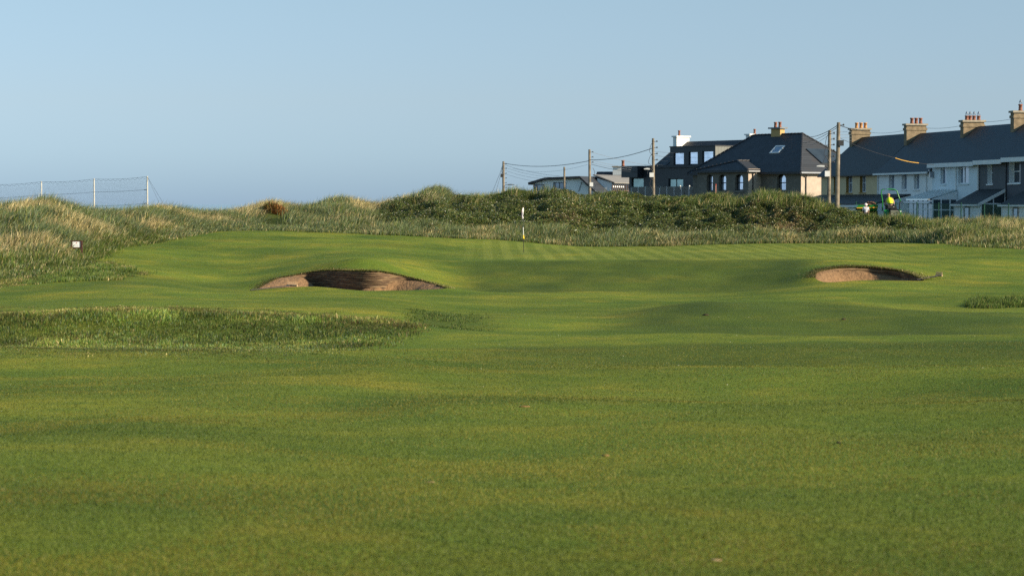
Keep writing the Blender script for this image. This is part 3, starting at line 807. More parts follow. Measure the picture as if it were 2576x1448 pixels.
# ------------------------------------------------------------------ buildings
GROUND_Z = EYE - 3.3
class Frame:
    """upright plan frame: x along the facade towards the near end, y into the house, z up from street level"""
    def __init__(s, ox, oy, ang):      # ang: how far the facade turns from the view direction
        a = R(ang); s.o = Vector((ox, oy, GROUND_Z)); s.dx = Vector((math.sin(a), -math.cos(a), 0)); s.dy = Vector((math.cos(a), math.sin(a), 0))
        s.rz = math.atan2(s.dx.y, s.dx.x)
    def w(s, x, y=0, z=0): return s.o + s.dx*x + s.dy*y + Vector((0, 0, z))
    def x(s, u, v=480, y=0):
        q = at(u, v, 1.0); k = q.x
        return (k*(s.o.y + y*s.dy.y) - s.o.x - y*s.dy.x) / (s.dx.x - k*s.dx.y)
    def z(s, v, x, y=0): return zat(v, s.w(x, y).y) - GROUND_Z
    def y(s, u, v, x):
        k = at(u, v, 1.0).x
        return (k*(s.o.y + x*s.dx.y) - s.o.x - x*s.dx.x) / (s.dy.x - k*s.dy.y)

M_WHITE = pm('white_render', (.80, .80, .78), .85, .06, 1.5)
M_PALEBLUE = pm('pale_blue_render', (.66, .73, .76), .85, .06, 1.5)
M_GREYR = pm('charcoal_render', (.105, .110, .118), .85, .10, 1.2)
M_GREYR2 = pm('dark_charcoal_render', (.085, .090, .105), .85, .10, 1.2)
M_OCHRE = pm('ochre_render', (.58, .45, .26), .85, .07, 1.5)
M_OCHRED = pm('ochre_reveal', (.34, .20, .055), .8, .1, 2)
M_UPVC = pm('white_frame', (.74, .76, .76), .4, .03, 2)
M_TRIM = pm('white_trim', (.72, .72, .70), .6, .05, 2)
M_DKTRIM = pm('dark_trim', (.03, .032, .036), .5, .1, 2)
M_PANE = glassy('window_pane', (.30, .36, .44), .55)
M_PANED = glassy('dark_pane', (.045, .06, .075), .3)
M_PANEB = glassy('sky_pane', (.66, .72, .86), .8)
M_PANEG = glassy('green_pane', (.34, .47, .46), .45)
M_SLATE_A = slate('slate_black', (.0078, .0105, .013))
M_SLATE_B = slate('slate_blue', (.0135, .024, .034), (.040, .022, .016))
M_SLATE_C = slate('slate_grey', (.027, .030, .036), (.055, .036, .024), .2)
M_SLATE_D = slate('slate_dark', (.024, .025, .030), None, .2)
M_STACK = pm('weathered_stack', (.215, .165, .105), .9, .28, 4, .5, 25)
M_STACKY = pm('yellow_stack', (.47, .315, .13), .9, .08, 2)
M_STACKW = pm('white_stack', (.74, .73, .69), .8, .05, 2)
M_CAP = pm('concrete_cap', (.30, .26, .20), .9, .2, 5)
M_POT = pm('terracotta', (.25, .105, .07), .8, .2, 6)
M_POTB = pm('buff_terracotta', (.46, .23, .09), .8, .2, 6)
M_STEEL = pm('steel', (.35, .36, .38), .35, .1, 5, metal=.8)
M_LEAD = pm('lead', (.16, .17, .18), .6, .15, 3)
M_STONE = blockwork('stone_blocks', (.165, .148, .125), (.12, .11, .098))
M_ENDW = pm('end_render', (.40, .325, .262), .9, .16, 1.8)
M_CLAD = seamed('dark_cladding', (.0125, .0155, .020), .32)
M_CLADL = seamed('cheek_cladding', (.11, .115, .105), .40, 1)

def chimney(parent, x0, x1, y0, y1, z0, z1, mat, pots, pot_mat=None, cowl=False, capmat=None, over=.09, steps=1, potr=.13, poth=.42, label=None):
    m_ = MB(); m_.box(x0, x1, y0, y1, z0, z1 - .001)
    if steps > 1: m_.box(x0 - over*.55, x1 + over*.55, y0 - over*.55, y1 + over*.55, z1 - .34, z1 - .17)
    st_ = m_.build('chimney', mat, parent)
    if label: st_['label'] = label
    MB().box(x0 - over, x1 + over, y0 - over, y1 + over, z1, z1 + .13).build('chimney_cap', capmat or M_CAP, st_)
    for (px, py) in pots:
        p = MB().lathe((px, py, z1 + .13), [(potr*1.05, 0), (potr*.92, poth*.25), (potr*.85, poth*.8), (potr*1.08, poth*.82), (potr*1.08, poth), (potr*.75, poth)], 10).build('chimney_pot', pot_mat or M_POT, st_, True)
        if cowl:
            zc = z1 + .13 + poth
            c_ = MB()
            for k in range(4):
                a = k*math.pi/2
                c_.tube([(px + .11*math.cos(a), py + .11*math.sin(a), zc - .02), (px + .08*math.cos(a), py + .08*math.sin(a), zc + .16), (px, py, zc + .30)], .012, 4)
            c_.lathe((px, py, zc + .14), [(.10, 0), (.02, .14)], 8)
            c_.build('cowl', M_STEEL, st_)
    return st_

def window(parent, h, y, frame, pane, vbars=(), hbars=(), fw=.055, sill=None, sillmat=None, name='window', sill_out=.07):
    a, b_, c_, d_ = h
    m_ = MB()
    m_.box(a, a+fw, y-.03, y+.04, c_, d_); m_.box(b_-fw, b_, y-.03, y+.04, c_, d_)
    m_.box(a+fw, b_-fw, y-.03, y+.04, c_, c_+fw); m_.box(a+fw, b_-fw, y-.03, y+.04, d_-fw, d_)
    for f_ in vbars: x_ = a + (b_-a)*f_; m_.box(x_-fw*.4, x_+fw*.4, y-.026, y+.036, c_+fw, d_-fw)
    for f_ in hbars: z_ = c_ + (d_-c_)*f_; m_.box(a+fw, b_-fw, y-.024, y+.034, z_-fw*.45, z_+fw*.45)
    w_ = m_.build(name, frame, parent)
    MB().poly([(a+fw*.5, y+.012, c_+fw*.5), (b_-fw*.5, y+.012, c_+fw*.5), (b_-fw*.5, y+.012, d_-fw*.5), (a+fw*.5, y+.012, d_-fw*.5)]).build('pane', pane, w_)
    if sill: MB().box(a-.07, b_+.07, -sill_out, y-.031, c_-sill, c_-.004).build('sill', sillmat or M_TRIM, w_)
    return w_

T = Frame(30.74, 150.0, 12.0)
T.o = Vector((*at(2530, 480, 150.0).xy, GROUND_Z))
W_ = 3.05                      # facade to ridge
def terrace(name, label, uL, uR, v_eave, v_ridge, wall_mat, roof_mat, wins, fascia, reveal_mat=None, rec=.2, pane=None, frame=None, sillmat=None, gutter=.16):
    xL, xR = T.x(uL, v_eave) + .004, T.x(uR, v_eave) - .004
    root = thing(name, label, 'house', T.w(xL), T.rz, 'terraced houses on the right')
    L = xR - xL
    xm = (xL + xR)/2
    ze = T.z(v_eave[0] if isinstance(v_eave, tuple) else v_eave, xm); zr = T.z(v_ridge, xm, W_)
    hs = []
    for (ua, ub, vt, vb, vbars, hbars) in wins:
        xa, xb = T.x(ua, (vt+vb)/2) - xL, T.x(ub, (vt+vb)/2) - xL
        hs.append((xa, xb, T.z(vb, xa + xL), T.z(vt, xa + xL), vbars, hbars))
    holes = [h[:4] for h in hs]
    m_ = MB().wall(0, L, 0, ze, 0, holes)
    m_.poly([(L, 0, 0), (L, 2*W_, 0), (L, 2*W_, ze), (L, W_, zr - .1), (L, 0, ze)]); m_.poly([(0, 0, 0), (0, 0, ze), (0, W_, zr - .1), (0, 2*W_, ze), (0, 2*W_, 0)])
    m_.poly([(0, 2*W_, 0), (0, 2*W_, ze), (L, 2*W_, ze), (L, 2*W_, 0)])
    wall = m_.build('wall', wall_mat, root)
    for h in holes: MB().reveal(h, .0005, rec).build('reveal', reveal_mat or wall_mat, wall)
    k = (zr - ze)/W_
    MB().prism_x([(-.32, ze - .32*k), (W_, zr), (2*W_ + .3, ze - .3*k), (2*W_ + .3, ze - .3*k - .1), (W_, zr - .12), (-.32, ze - .32*k - .1)], -.002, L + .002).build('roof', roof_mat, root)
    if fascia:
        MB().box(0, L, -.40, -.322, ze - .32*k - gutter, ze - .32*k + .015).build('gutter', fascia, root)
    for h in hs:
        window(root, h[:4], rec, frame or M_UPVC, pane or M_PANE, h[4], h[5], .05, .08, sillmat)
    return root, xL, L, ze, zr
def terr_chimney(root, xL, xc, uA, uB, v_top, v_base, pots, wid=.55, **kw):
    """stack across the ridge, seen between uA and uB; pots given as photo columns"""
    yA = T.y(uA, v_top, xc + wid/2); yB = T.y(uB, v_top, xc + wid/2)
    z1 = T.z(v_top, xc, (yA+yB)/2) - .13; z0 = T.z(v_base, xc, W_) - .9
    pl = [(xc - xL, T.y(p, v_top, xc)) for p in pots]
    return chimney(root, xc - wid/2 - xL, xc + wid/2 - xL, yA, yB, z0, z1, M_STACK, pl, steps=2, over=.10, **kw)

# the ochre house
r1, xL, L, ze, zr = terrace('terraced_house', 'ochre terraced house with black slate roof, farthest of the row', 2066, 2208, 431, 340, M_OCHRE, M_SLATE_A,
    [(2097.5, 2111, 438, 485, (.5,), (.5,)), (2128.5, 2144, 436.5, 485, (.5,), (.5,)), (2163, 2178, 435.5, 484, (.5,), (.5,))], None, M_OCHRED, .24, sillmat=M_OCHRED)
terr_chimney(r1, xL, xL + .4, 2143, 2189, 322.7, 345, [2155, 2166, 2177], pot_mat=M_POTB)
# first white house
r2, xL2, L2, ze2, zr2 = terrace('terraced_house', 'white terraced house with three narrow windows, between the ochre and the pale blue house', 2208.5, 2345, 425, 330.5, M_WHITE, M_SLATE_B,
    [(2236, 2250, 434, 475, (.5,), ()), (2268, 2281, 433, 477, (.5,), ()), (2299, 2313, 432, 477, (.5,), ())], M_TRIM, M_WHITE, .22, gutter=.11)
terr_chimney(r2, xL2, xL2 + .1, 2281, 2330.5, 311.5, 335, [2294, 2305, 2316])
MB().tube([(L2 - .9, -.06, 2.0), (L2 - .9, -.06, ze2 - .4)], .045, 6).build('downpipe', M_TRIM, r2)
MB().tube([(.12, -.06, 2.0), (.12, -.06, ze2 - .4)], .045, 6).build('downpipe', M_TRIM, r2)
# pale blue taller house
r3, xL3, L3, ze3, zr3 = terrace('terraced_house', 'taller pale blue terraced house with the glass-roofed lean-to', 2345.5, 2461, 401, 314, M_PALEBLUE, M_SLATE_B,
    [(2366, 2380, 412, 463, (), (.74,)), (2410.5, 2437, 410, 462, (.42,), (.74,))], M_TRIM, M_PALEBLUE, .16, sillmat=M_PALEBLUE, gutter=.26)
terr_chimney(r3, xL3, xL3 + .2, 2424, 2476, 302.5, 330, [2432, 2440.5, 2450.5, 2462], cowl=True, poth=.3)
MB().tube([(T.x(2407, 440) - xL3, -.06, 3.4), (T.x(2407, 440) - xL3, -.06, ze3 - .4)], .04, 6).build('downpipe', M_TRIM, r3)
cam_box = MB().box(.12, .3, -.28, -.02, ze3 - 1.15, ze3 - .75); cam_box.box(.16, .26, -.34, -.26, ze3 - .72, ze3 - .62)
cam_box.build('cable_bracket', M_STEEL, r3)
# charcoal house and its neighbour at the edge of the picture
r4, xL4, L4, ze4, zr4 = terrace('terraced_house', 'charcoal terraced house with white reveals and a dark slated porch', 2461.5, 2531.5, 394, 306.5, M_GREYR, M_SLATE_B,
    [(2484, 2498, 408, 463, (.7,), (.52,))], M_TRIM, M_UPVC, .30, pane=M_PANED, gutter=.26)
terr_chimney(r4, xL4, xL4 + .2, 2551, 2600, 279, 305, [2567, 2590], cowl=True)
MB().tube([(.10, -.07, 3.0), (.10, -.07, ze4 - .4)], .07, 6).build('downpipe', M_TRIM, r4)
r5, xL5, L5, ze5, zr5 = terrace('terraced_house', 'darker charcoal terraced house cut off by the right edge', 2532, 2640, 386, 298, M_GREYR2, M_SLATE_B,
    [(2538, 2567.5, 407, 461, (.72,), (.55,)), (2588, 2612, 404, 460, (.5,), (.55,))], M_TRIM, M_UPVC, .34, pane=M_PANED, gutter=.26)
MB().tube([(.06, -.05, 3.0), (.06, -.05, ze5 - .4)], .035, 6).build('downpipe', M_DKTRIM, r5)

def leanto(root, xo, x0, x1, dep, z_top, z_low, roof_mat, verge=None, post=.0):
    """slope from the facade down to the front, in the coordinates of the house"""
    o = MB().prism_x([(.0, z_top), (-dep - .18, z_low - .18*(z_top - z_low)/dep), (-dep - .18, z_low - .18*(z_top - z_low)/dep - .09), (0, z_top - .09)], x0, x1).build('lean_to_roof', roof_mat, root)
    return o
# lean-to of the ochre and the white house
zt = T.z(489.5, xL + L/2) ; zl = T.z(511, xL + L/2, -2.6)
for rr, ll, wm in ((r1, L, M_OCHRE), (r2, L2*.62, M_WHITE)):
    x0_ = -.1 if rr is r1 else 0.0
    leanto(rr, 0, x0_, ll, 2.6, zt, zl, M_SLATE_A)
    mm = MB().wall(x0_ + .05, ll - .05, 0, zl - .05, -2.6, [(1.2, 2.2, 0.05, 2.1), (3.6, 5.2, .9, 2.1)] if ll > 5.5 else [(1.0, 2.4, .9, 2.1)])
    mm.poly([(ll - .05, -2.6, 0), (ll - .05, -.003, 0), (ll - .05, -.003, zt - .1), (ll - .05, -2.6, zl - .1)])
    fr_ = mm.build('lean_to_wall', M_WHITE, rr)
    MB().box(x0_ + .05, ll - .05, -2.57, -2.5, .05, 2.2).build('pane', M_PANED, fr_)
    MB().box(x0_, ll, -2.87, -2.79, zl - .28, zl - .14).build('gutter', M_TRIM, rr)
# glass-roofed lean-to on the pale blue house
xa, xb = T.x(2346, 477) - xL3, T.x(2408, 477) - xL3
dep = 1.7; zt = T.z(477.5, xL3 + (xa+xb)/2); zl = T.z(498, xL3 + (xa+xb)/2, -dep)
M_POLY = clearglass('polycarbonate', (.62, .68, .70), .42)
o = leanto(r3, 0, xa, xb, dep, zt, zl, M_POLY); o.name = 'glazed_roof'
bars = MB(); nb = 7
k_ = (zt - zl)/dep
for i in range(nb + 1):
    x_ = xa + (xb - xa)*i/nb
    bars.prism_x([(0, zt + .05), (-dep - .2, zl - .2*k_ + .05), (-dep - .2, zl - .2*k_ + .004), (0, zt + .004)], x_ - .03, x_ + .03)
bars.build('glazing_bar', M_UPVC, o)
fr_ = MB()
zs = [0, 1.0, zl - .62, zl - .1]
for i in range(6):
    x_ = xa + (xb - xa)*i/5; fr_.box(x_ - .035, x_ + .035, -dep - .035, -dep + .035, 0, zl - .05)
for z_ in (1.0, zl - .75, zl - .1): fr_.box(xa, xb, -dep - .03, -dep + .03, z_ - .035, z_ + .035)
for y_ in (-dep, -dep*.66, -dep*.30, -.04): fr_.box(xb - .04, xb + .04, y_ - .04, y_ + .04, 0, zl - .04)
for z_ in (zl - .78, zl - .08): fr_.box(xb - .035, xb + .035, -dep, -.04, z_ - .035, z_ + .035)
fr_.prism_x([(-dep, zl - .05), (-.02, zl - .05), (-.02, zt - .1)], xb - .03, xb + .03)
con = fr_.build('conservatory_frame', M_UPVC, r3)
MB().box(xa + .05, xb - .04, -dep + .0, -dep + .012, .0, zl - .06).build('pane', M_PANE, con)
MB().box(xb - .006, xb + .006, -dep + .05, -.05, .0, zl - .06).build('pane', M_PANED, con)
MB().box(xa - .12, xb + .05, -dep - .3, -dep - .21, zl - .36, zl - .24).build('gutter', M_UPVC, con)
# slated porches of the two charcoal houses
def porch(root, xL_, uA, uB, v_top, v_low, dep, wm):
    xa, xb = T.x(uA, v_top) - xL_, T.x(uB, v_top) - xL_
    zt = T.z(v_top, xL_ + (xa+xb)/2); zl = T.z(v_low, xL_ + (xa+xb)/2, -dep)
    k_ = (zt - zl)/dep
    pr = leanto(root, 0, xa, xb - .05, dep, zt, zl, M_SLATE_A); pr.name = 'porch_roof'
    MB().prism_x([(0, zt + .03), (-dep - .2, zl - .2*k_ + .03), (-dep - .2, zl - .2*k_ - .17), (0, zt - .17)], xb - .046, xb + .02).build('bargeboard', M_TRIM, pr)
    MB().box(xa - .05, xb, -dep - .29, -dep - .2, zl - .2*k_ - .12, zl - .2*k_ - .0).build('gutter', M_TRIM, pr)
    fr_ = MB()
    for f_ in (0, .34, .62, .70, 1.0):
        x_ = xa + (xb - xa - .1)*f_; fr_.box(x_, x_ + .08, -dep - .04, -dep + .04, 0, zl - .06)
    for y_ in (-dep, -dep*.5, -.05): fr_.box(xb - .10, xb - .05, y_ - .03, y_ + .03, 0, zl - .02 + (zt - zl)*(1 + y_/dep) - .1)
    fr_.box(xb - .10, xb - .052, -dep, -.03, zl - .13, zl - .05)
    pf = fr_.build('porch_frame', M_UPVC, root)
    xm = xa + (xb - xa)*.36
    MB().box(xa + .08, xm, -dep - .01, -dep + .01, 0, zl - .1).build('panel', wm, pf)
    MB().box(xm + .12, xm + (xb - xa)*.22, -dep - .012, -dep + .012, 0, zl - .12).build('door', M_DKTRIM, pf)
    MB().box(xm + .24, xm + (xb - xa)*.18, -dep - .02, -dep - .0125, .5, zl - .35).build('pane', M_PANE, pf)
    MB().box(xm + (xb - xa)*.26, xb - .1, -dep - .01, -dep + .01, 0, zl - .1).build('panel', wm, pf)
    MB().add([(xb - .08, -dep, 0), (xb - .08, -.01, 0), (xb - .08, -.01, zt - .1), (xb - .08, -dep, zl - .1)], [(0, 1, 2, 3)]) if False else None
    g_ = MB(); g_.poly([(xb - .075, -dep + .03, 0), (xb - .075, -.03, 0), (xb - .075, -.03, zt - .14), (xb - .075, -dep + .03, zl - .08)])
    g_.build('pane', M_PANED, pf)
porch(r4, xL4, 2462.5, 2531.5, 475.5, 509, 1.65, M_WHITE)
porch(r5, xL5, 2585, 2660, 474, 510, 1.65, M_WHITE)
porch_b = None

# ---- stone house with hipped roof
c0 = at(2015, 500, 212.0)
S_ = Frame(c0.x, c0.y, 37.0)
xl = S_.x(1743, 450); ze = S_.z(423, 0); Wd = 3.95
sroot = thing('stone_house', 'grey stone house with hipped slate roof, arched windows and yellow chimney', 'house', S_.w(0), S_.rz)
zr = S_.z(336.5, -Wd, Wd)
wx = S_.x(1882.5, 450, -1.5)          # near corner of the projecting wing
wl = wx - 5.2; WP = -1.5
def arch_hole(ua, ub, vt, vb, y0):
    xa, xb = S_.x(ua, (vt+vb)/2, y0), S_.x(ub, (vt+vb)/2, y0)
    return (xa, xb, S_.z(vb, xa, y0), S_.z(vt, xa, y0))
def arch_fill(mb, h, y):
    a, b_, c_, d_ = h; r_ = (b_ - a)/2; zc = d_ - r_*.75
    for sgn in (0, 1):
        pts = []
        for i in range(9):
            t = math.pi/2*i/8
            px = (a + b_)/2 + (-1 if sgn == 0 else 1)*r_*math.cos(t)
            pts.append((px, y, zc + r_*.75*math.sin(t)))
        cx_ = a if sgn == 0 else b_
        for p, q in zip(pts, pts[1:]): mb.poly([(cx_, y, d_), p, q])
    return zc, r_
def arch_window(parent, h, y):
    a, b_, c_, d_ = h; r_ = (b_-a)/2; zc = d_ - r_*.75; cx_ = (a+b_)/2
    def ring(k, yy): return [(a + k, yy, c_ + k)] + [(cx_ - (r_-k)*math.cos(math.pi*i/12), yy, zc + (r_*.75-k)*math.sin(math.pi*i/12)) for i in range(13)] + [(b_ - k, yy, c_ + k)]
    o_, i_ = ring(0, y), ring(.085, y); n_ = len(o_)
    m_ = MB(); m_.add(o_ + i_, [(j, (j+1) % n_, n_ + (j+1) % n_, n_ + j) for j in range(n_)])
    m_.box(a + .08, b_ - .08, y - .03, y + .01, (c_+d_)/2 - .05, (c_+d_)/2 + .03)
    w_ = m_.build('window', M_DKTRIM, parent)
    MB().poly(ring(.06, y + .03)).build('pane', M_PANEB, w_)
    return w_
rec = .30
ws_wing = [arch_hole(*q, WP) for q in [(1778, 1793, 439.5, 481), (1808, 1826.5, 439.5, 480), (1849, 1869, 439, 479)]]
ws_main = [arch_hole(*q, 0) for q in [(1893, 1911, 440, 482), (1954.5, 1977, 439, 480)]]
wl = min(ws_wing[0][0] - 1.3, wl)
m_ = MB().wall(wx, 0, 0, ze, 0, ws_main)
m_.wall(xl, wl, 0, ze, 0, [])
m_.wall(wl, wx, 0, ze, WP, ws_wing)
for h in ws_main: arch_fill(m_, h, 0); m_.reveal(h, 0, rec)
for h in ws_wing: arch_fill(m_, h, WP); m_.reveal(h, WP, rec)
m_.poly([(wl, WP, 0), (wl, 0, 0), (wl, 0, ze), (wl, WP, ze)])
m_.poly([(xl, 0, 0), (xl, 2*Wd, 0), (xl, 2*Wd, ze), (xl, 0, ze)]); m_.poly([(xl, 2*Wd, 0), (0, 2*Wd, 0), (0, 2*Wd, ze), (xl, 2*Wd, ze)])
swall = m_.build('wall', M_STONE, sroot)
e_ = MB().poly([(0, 0, 0), (0, 2*Wd, 0), (0, 2*Wd, ze), (0, 0, ze)]); e_.poly([(wx, WP, 0), (wx, 0, 0), (wx, 0, ze), (wx, WP, ze)])
e_.build('rendered_wall', M_ENDW, sroot)['label'] = 'pale rendered end wall lit by the sun'
for h in ws_main: arch_window(sroot, h, rec - .02)
for h in ws_wing: arch_window(sroot, h, WP + rec - .02)
for h in ws_main: MB().box(h[0]-.12, h[1]+.12, -.09, -.002, h[2]-.2, h[2]-.01).build('window_sill', M_STONE, swall)
for h in ws_wing: MB().box(h[0]-.12, h[1]+.12, WP-.09, WP-.002, h[2]-.2, h[2]-.01).build('window_sill', M_STONE, swall)
ov = .38; zo = ze - ov*(zr - ze)/Wd
def slab(mb, pts, t=.1):
    n_ = len(pts); mb.add(list(pts) + [(p[0], p[1], p[2] - t) for p in pts], [tuple(range(n_)), tuple(range(n_, 2*n_))[::-1]] + [(i, (i+1) % n_, n_ + (i+1) % n_, n_ + i) for i in range(n_)])
A_, B_, C_, D_ = (xl - ov, -ov, zo), (ov, -ov, zo), (ov, 2*Wd + ov, zo), (xl - ov, 2*Wd + ov, zo)
Rl, Rr = (xl + Wd, Wd, zr), (-Wd, Wd, zr)
# near the right end the hip starts a little closer to the gable
rf = MB()
for pts in ([A_, B_, Rr, Rl], [B_, C_, Rr], [C_, D_, Rl, Rr], [D_, A_, Rl]): slab(rf, pts)
# wing roof: hip falling to the front with its sunny side
zwr = S_.z(405, wx - 2, 1.0); wo = .28
wm_ = (wl + wx)/2; hw = (wx - wl)/2 + wo
k_ = (zr - zo)/(Wd + ov)
zwo = ze - .12
yb_ = -ov + (zwr - zo)/k_ + .15
rdg0 = (wm_ + .9, WP + 1.0, zwr); rdg1 = (wm_ + .9, yb_, zwr)
f0, f1 = (wl - wo, WP - wo, zwo), (wx + wo, WP - wo, zwo)
b0, b1 = (wl - wo, .9, zwo), (wx + wo, .9, zwo)
slab(rf, [f0, f1, rdg0]); slab(rf, [f1, b1, rdg1, rdg0]); slab(rf, [b0, f0, rdg0, rdg1])
sroof = rf.build('roof', M_SLATE_C, sroot)
for a, b_ in ((Rl, Rr), (A_, Rl), (B_, Rr), (C_, Rr), (f0, rdg0), (rdg0, rdg1), (f1, rdg0)):
    rt_ = MB(); a, b_ = Vector(a), Vector(b_); n_ = max(2, int((b_ - a).length/.42))
    for i in range(n_):
        p, q = a.lerp(b_, (i + .04)/n_), a.lerp(b_, (i + .96)/n_)
        rt_.tube([p + Vector((0, 0, .015)), q + Vector((0, 0, .05))], .085, 6)
    rt_.build('ridge_tiles', M_SLATE_D, sroof)
g_ = MB()
g_.box(xl - ov, wl - wo - .01, -ov - .1, -ov - .005, zo - .2, zo - .06); g_.box(wx + wo + .01, ov, -ov - .1, -ov - .005, zo - .2, zo - .06)
g_.box(wl - wo, wx + wo, WP - wo - .1, WP - wo - .005, zwo - .2, zwo - .06)
g_.build('gutter', M_DKTRIM, sroot)
g2 = MB(); g2.box(ov + .005, ov + .1, -ov, 2*Wd, zo - .14, zo - .04); g2.box(wx + wo + .005, wx + wo + .09, WP - wo, -.4, zwo - .16, zwo - .05)
g2.build('gutter', M_STEEL, sroot)
dp = MB(); dp.tube([(.05, .55, 0), (.05, .55, zo - .5), (ov*.9, .35, zo - .2)], .06, 6); dp.build('downpipe', M_DKTRIM, sroot); dp = MB(); dp.tube([(wx + .07, WP + .5, 0), (wx + .07, WP + .5, ze - .5), (wx + .2, WP + .5, ze - .25)], .05, 6)
dp.build('downpipe', M_DKTRIM, sroot)
# soffit over the end wall
MB().box(.004, ov + .1, -ov, 2*Wd, zo - .20, zo - .15).build('soffit', M_DKTRIM, sroot)
xc0 = S_.x(1938.5, 360, Wd - .3); 
ych = Wd - .25
chimney(sroot, xc0, S_.x(1962.5, 360, ych), ych, S_.y(1974, 360, S_.x(1962.5, 360, ych)), zr - .9, S_.z(321, xc0, ych) - .13, M_STACKY,
        [(S_.x(1951, 320, ych + .3), ych + .3), (S_.x(1962, 320, ych + .3), ych + .3)], over=.2, capmat=M_LEAD, potr=.15, poth=.5)
# roof windows lying on the slopes
def on_front(u, v):
    """point of the front slope seen at (u, v)"""
    best = None
    for y_ in np.linspace(-ov, Wd, 400):
        x_ = S_.x(u, v, y_); z_ = zo + k_*(y_ + ov)
        d_ = abs(S_.z(v, x_, y_) - z_)
        if best is None or d_ < best[0]: best = (d_, x_, y_, z_)
    return best[1:]
q = [on_front(*p) for p in ((1739 + 196, 386), (1954, 387), (1979, 368), (1955, 367.5))]
x0_, x1_ = (q[0][0] + q[3][0])/2, (q[1][0] + q[2][0])/2; y0_, y1_ = (q[0][1] + q[1][1])/2, (q[2][1] + q[3][1])/2
def skl(x, y, up): return (x, y - up*k_/math.sqrt(1+k_*k_), zo + k_*(y + ov) + up/math.sqrt(1+k_*k_))
f_ = MB()
for (a, b_, c_, d_) in ((x0_, x0_+.13, y0_, y1_), (x1_-.13, x1_, y0_, y1_), (x0_+.13, x1_-.13, y0_, y0_+.1), (x0_+.13, x1_-.13, y1_-.1, y1_)):
    P8 = [skl(a, c_, -.02), skl(b_, c_, -.02), skl(b_, d_, -.02), skl(a, d_, -.02), skl(a, c_, .09), skl(b_, c_, .09), skl(b_, d_, .09), skl(a, d_, .09)]
    f_.add(P8, [(3, 2, 1, 0), (4, 5, 6, 7), (0, 1, 5, 4), (1, 2, 6, 5), (2, 3, 7, 6), (3, 0, 4, 7)])
sk = f_.build('skylight', M_TRIM, sroot)
MB().poly([skl(x0_+.12, y0_+.09, .05), skl(x1_-.12, y0_+.09, .05), skl(x1_-.12, y1_-.09, .05), skl(x0_+.12, y1_-.09, .05)]).build('pane', M_PANE, sk)
# dark panel on the end hip
ke = (zr - zo)/(Wd + ov)
def hip(y, r_, up=0): return (ov - r_ + up*.55, y, zo + ke*r_ + up*.8)
pn_ = MB()
ya, yb2 = 2.6, 6.3
P8 = [hip(ya + 1.6 - 1.2, .95 + 0, .0), hip(yb2, .95, 0), hip(yb2 - 1.6, 2.6, 0), hip(ya + .1, 2.6, 0)]
P8 = [hip(3.0, .9), hip(6.6, .9), hip(5.2, 2.5), hip(2.6, 2.5)]
P16 = P8 + [(p[0] + .05, p[1], p[2] + .09) for p in P8]
pn_.add(P16, [(3, 2, 1, 0), (4, 5, 6, 7), (0, 1, 5, 4), (1, 2, 6, 5), (2, 3, 7, 6), (3, 0, 4, 7)])
pn_.build('roof_panel', M_PANED, sroot)['label'] = 'dark glazed panel on the hip of the roof'

# ---- dark modern house
d0 = at(1577, 470, 246.0)
D_ = Frame(d0.x, d0.y, 38.0)
droot = thing('modern_house', 'black clad modern house with three square dormer windows and a glass balustrade', 'house', D_.w(0), D_.rz)
zf = D_.z(418, 0)
xR_ = D_.x(1885, 400, 3.5)
xv = D_.x(1649, 418)                                     # left verge of the main block
wd_l = (D_.x(1588.6, 470), D_.x(1619, 470), D_.z(495, 1), D_.z(448.5, 1))
wd_r = (D_.x(1681.5, 470), D_.x(1718.6, 470), D_.z(495, 5), D_.z(449.5, 5))
m_ = MB().wall(.35, xR_, 0, zf - .02, 0, [wd_l, wd_r]); m_.reveal(wd_l, 0, .2); m_.reveal(wd_r, 0, .2)
m_.poly([(xR_, 0, 0), (xR_, 8, 0), (xR_, 8, zf), (xR_, 0, zf)])
m_.build('wall', M_CLAD, droot)
MB().box(0, D_.x(1617.5, 430), -.75, 7.5, D_.z(446.5, 1), zf).build('canopy', M_CLAD, droot)
MB().box(D_.x(1617.5, 430) + .004, xR_, -.2, 2, zf - .25, zf - .012).build('parapet', M_DKTRIM, droot)
window(droot, wd_l, .15, M_DKTRIM, M_PANEG, (), (), .06, name='window')
window(droot, wd_r, .15, M_DKTRIM, M_PANEG, (.48,), (), .09, name='sliding_door')
yr = 3.75; zrd = D_.z(355, xv + 3, yr); zev = zf - .02
kk_ = (zrd - zev)/yr
MB().prism_x([(0, zev), (yr, zrd), (2*yr, zev), (2*yr, zev - .15), (yr, zrd - .15), (0.02, zev - .15)], xv, xR_).build('roof', M_SLATE_D, droot)
vg = MB().prism_x([(-.02, zev - .15), (-.02, zev + .06), (yr, zrd + .06), (2*yr, zev + .05), (2*yr, zev - .15)], xv - .1, xv - .003); 
xd1 = D_.x(1799.5, 395, .05)
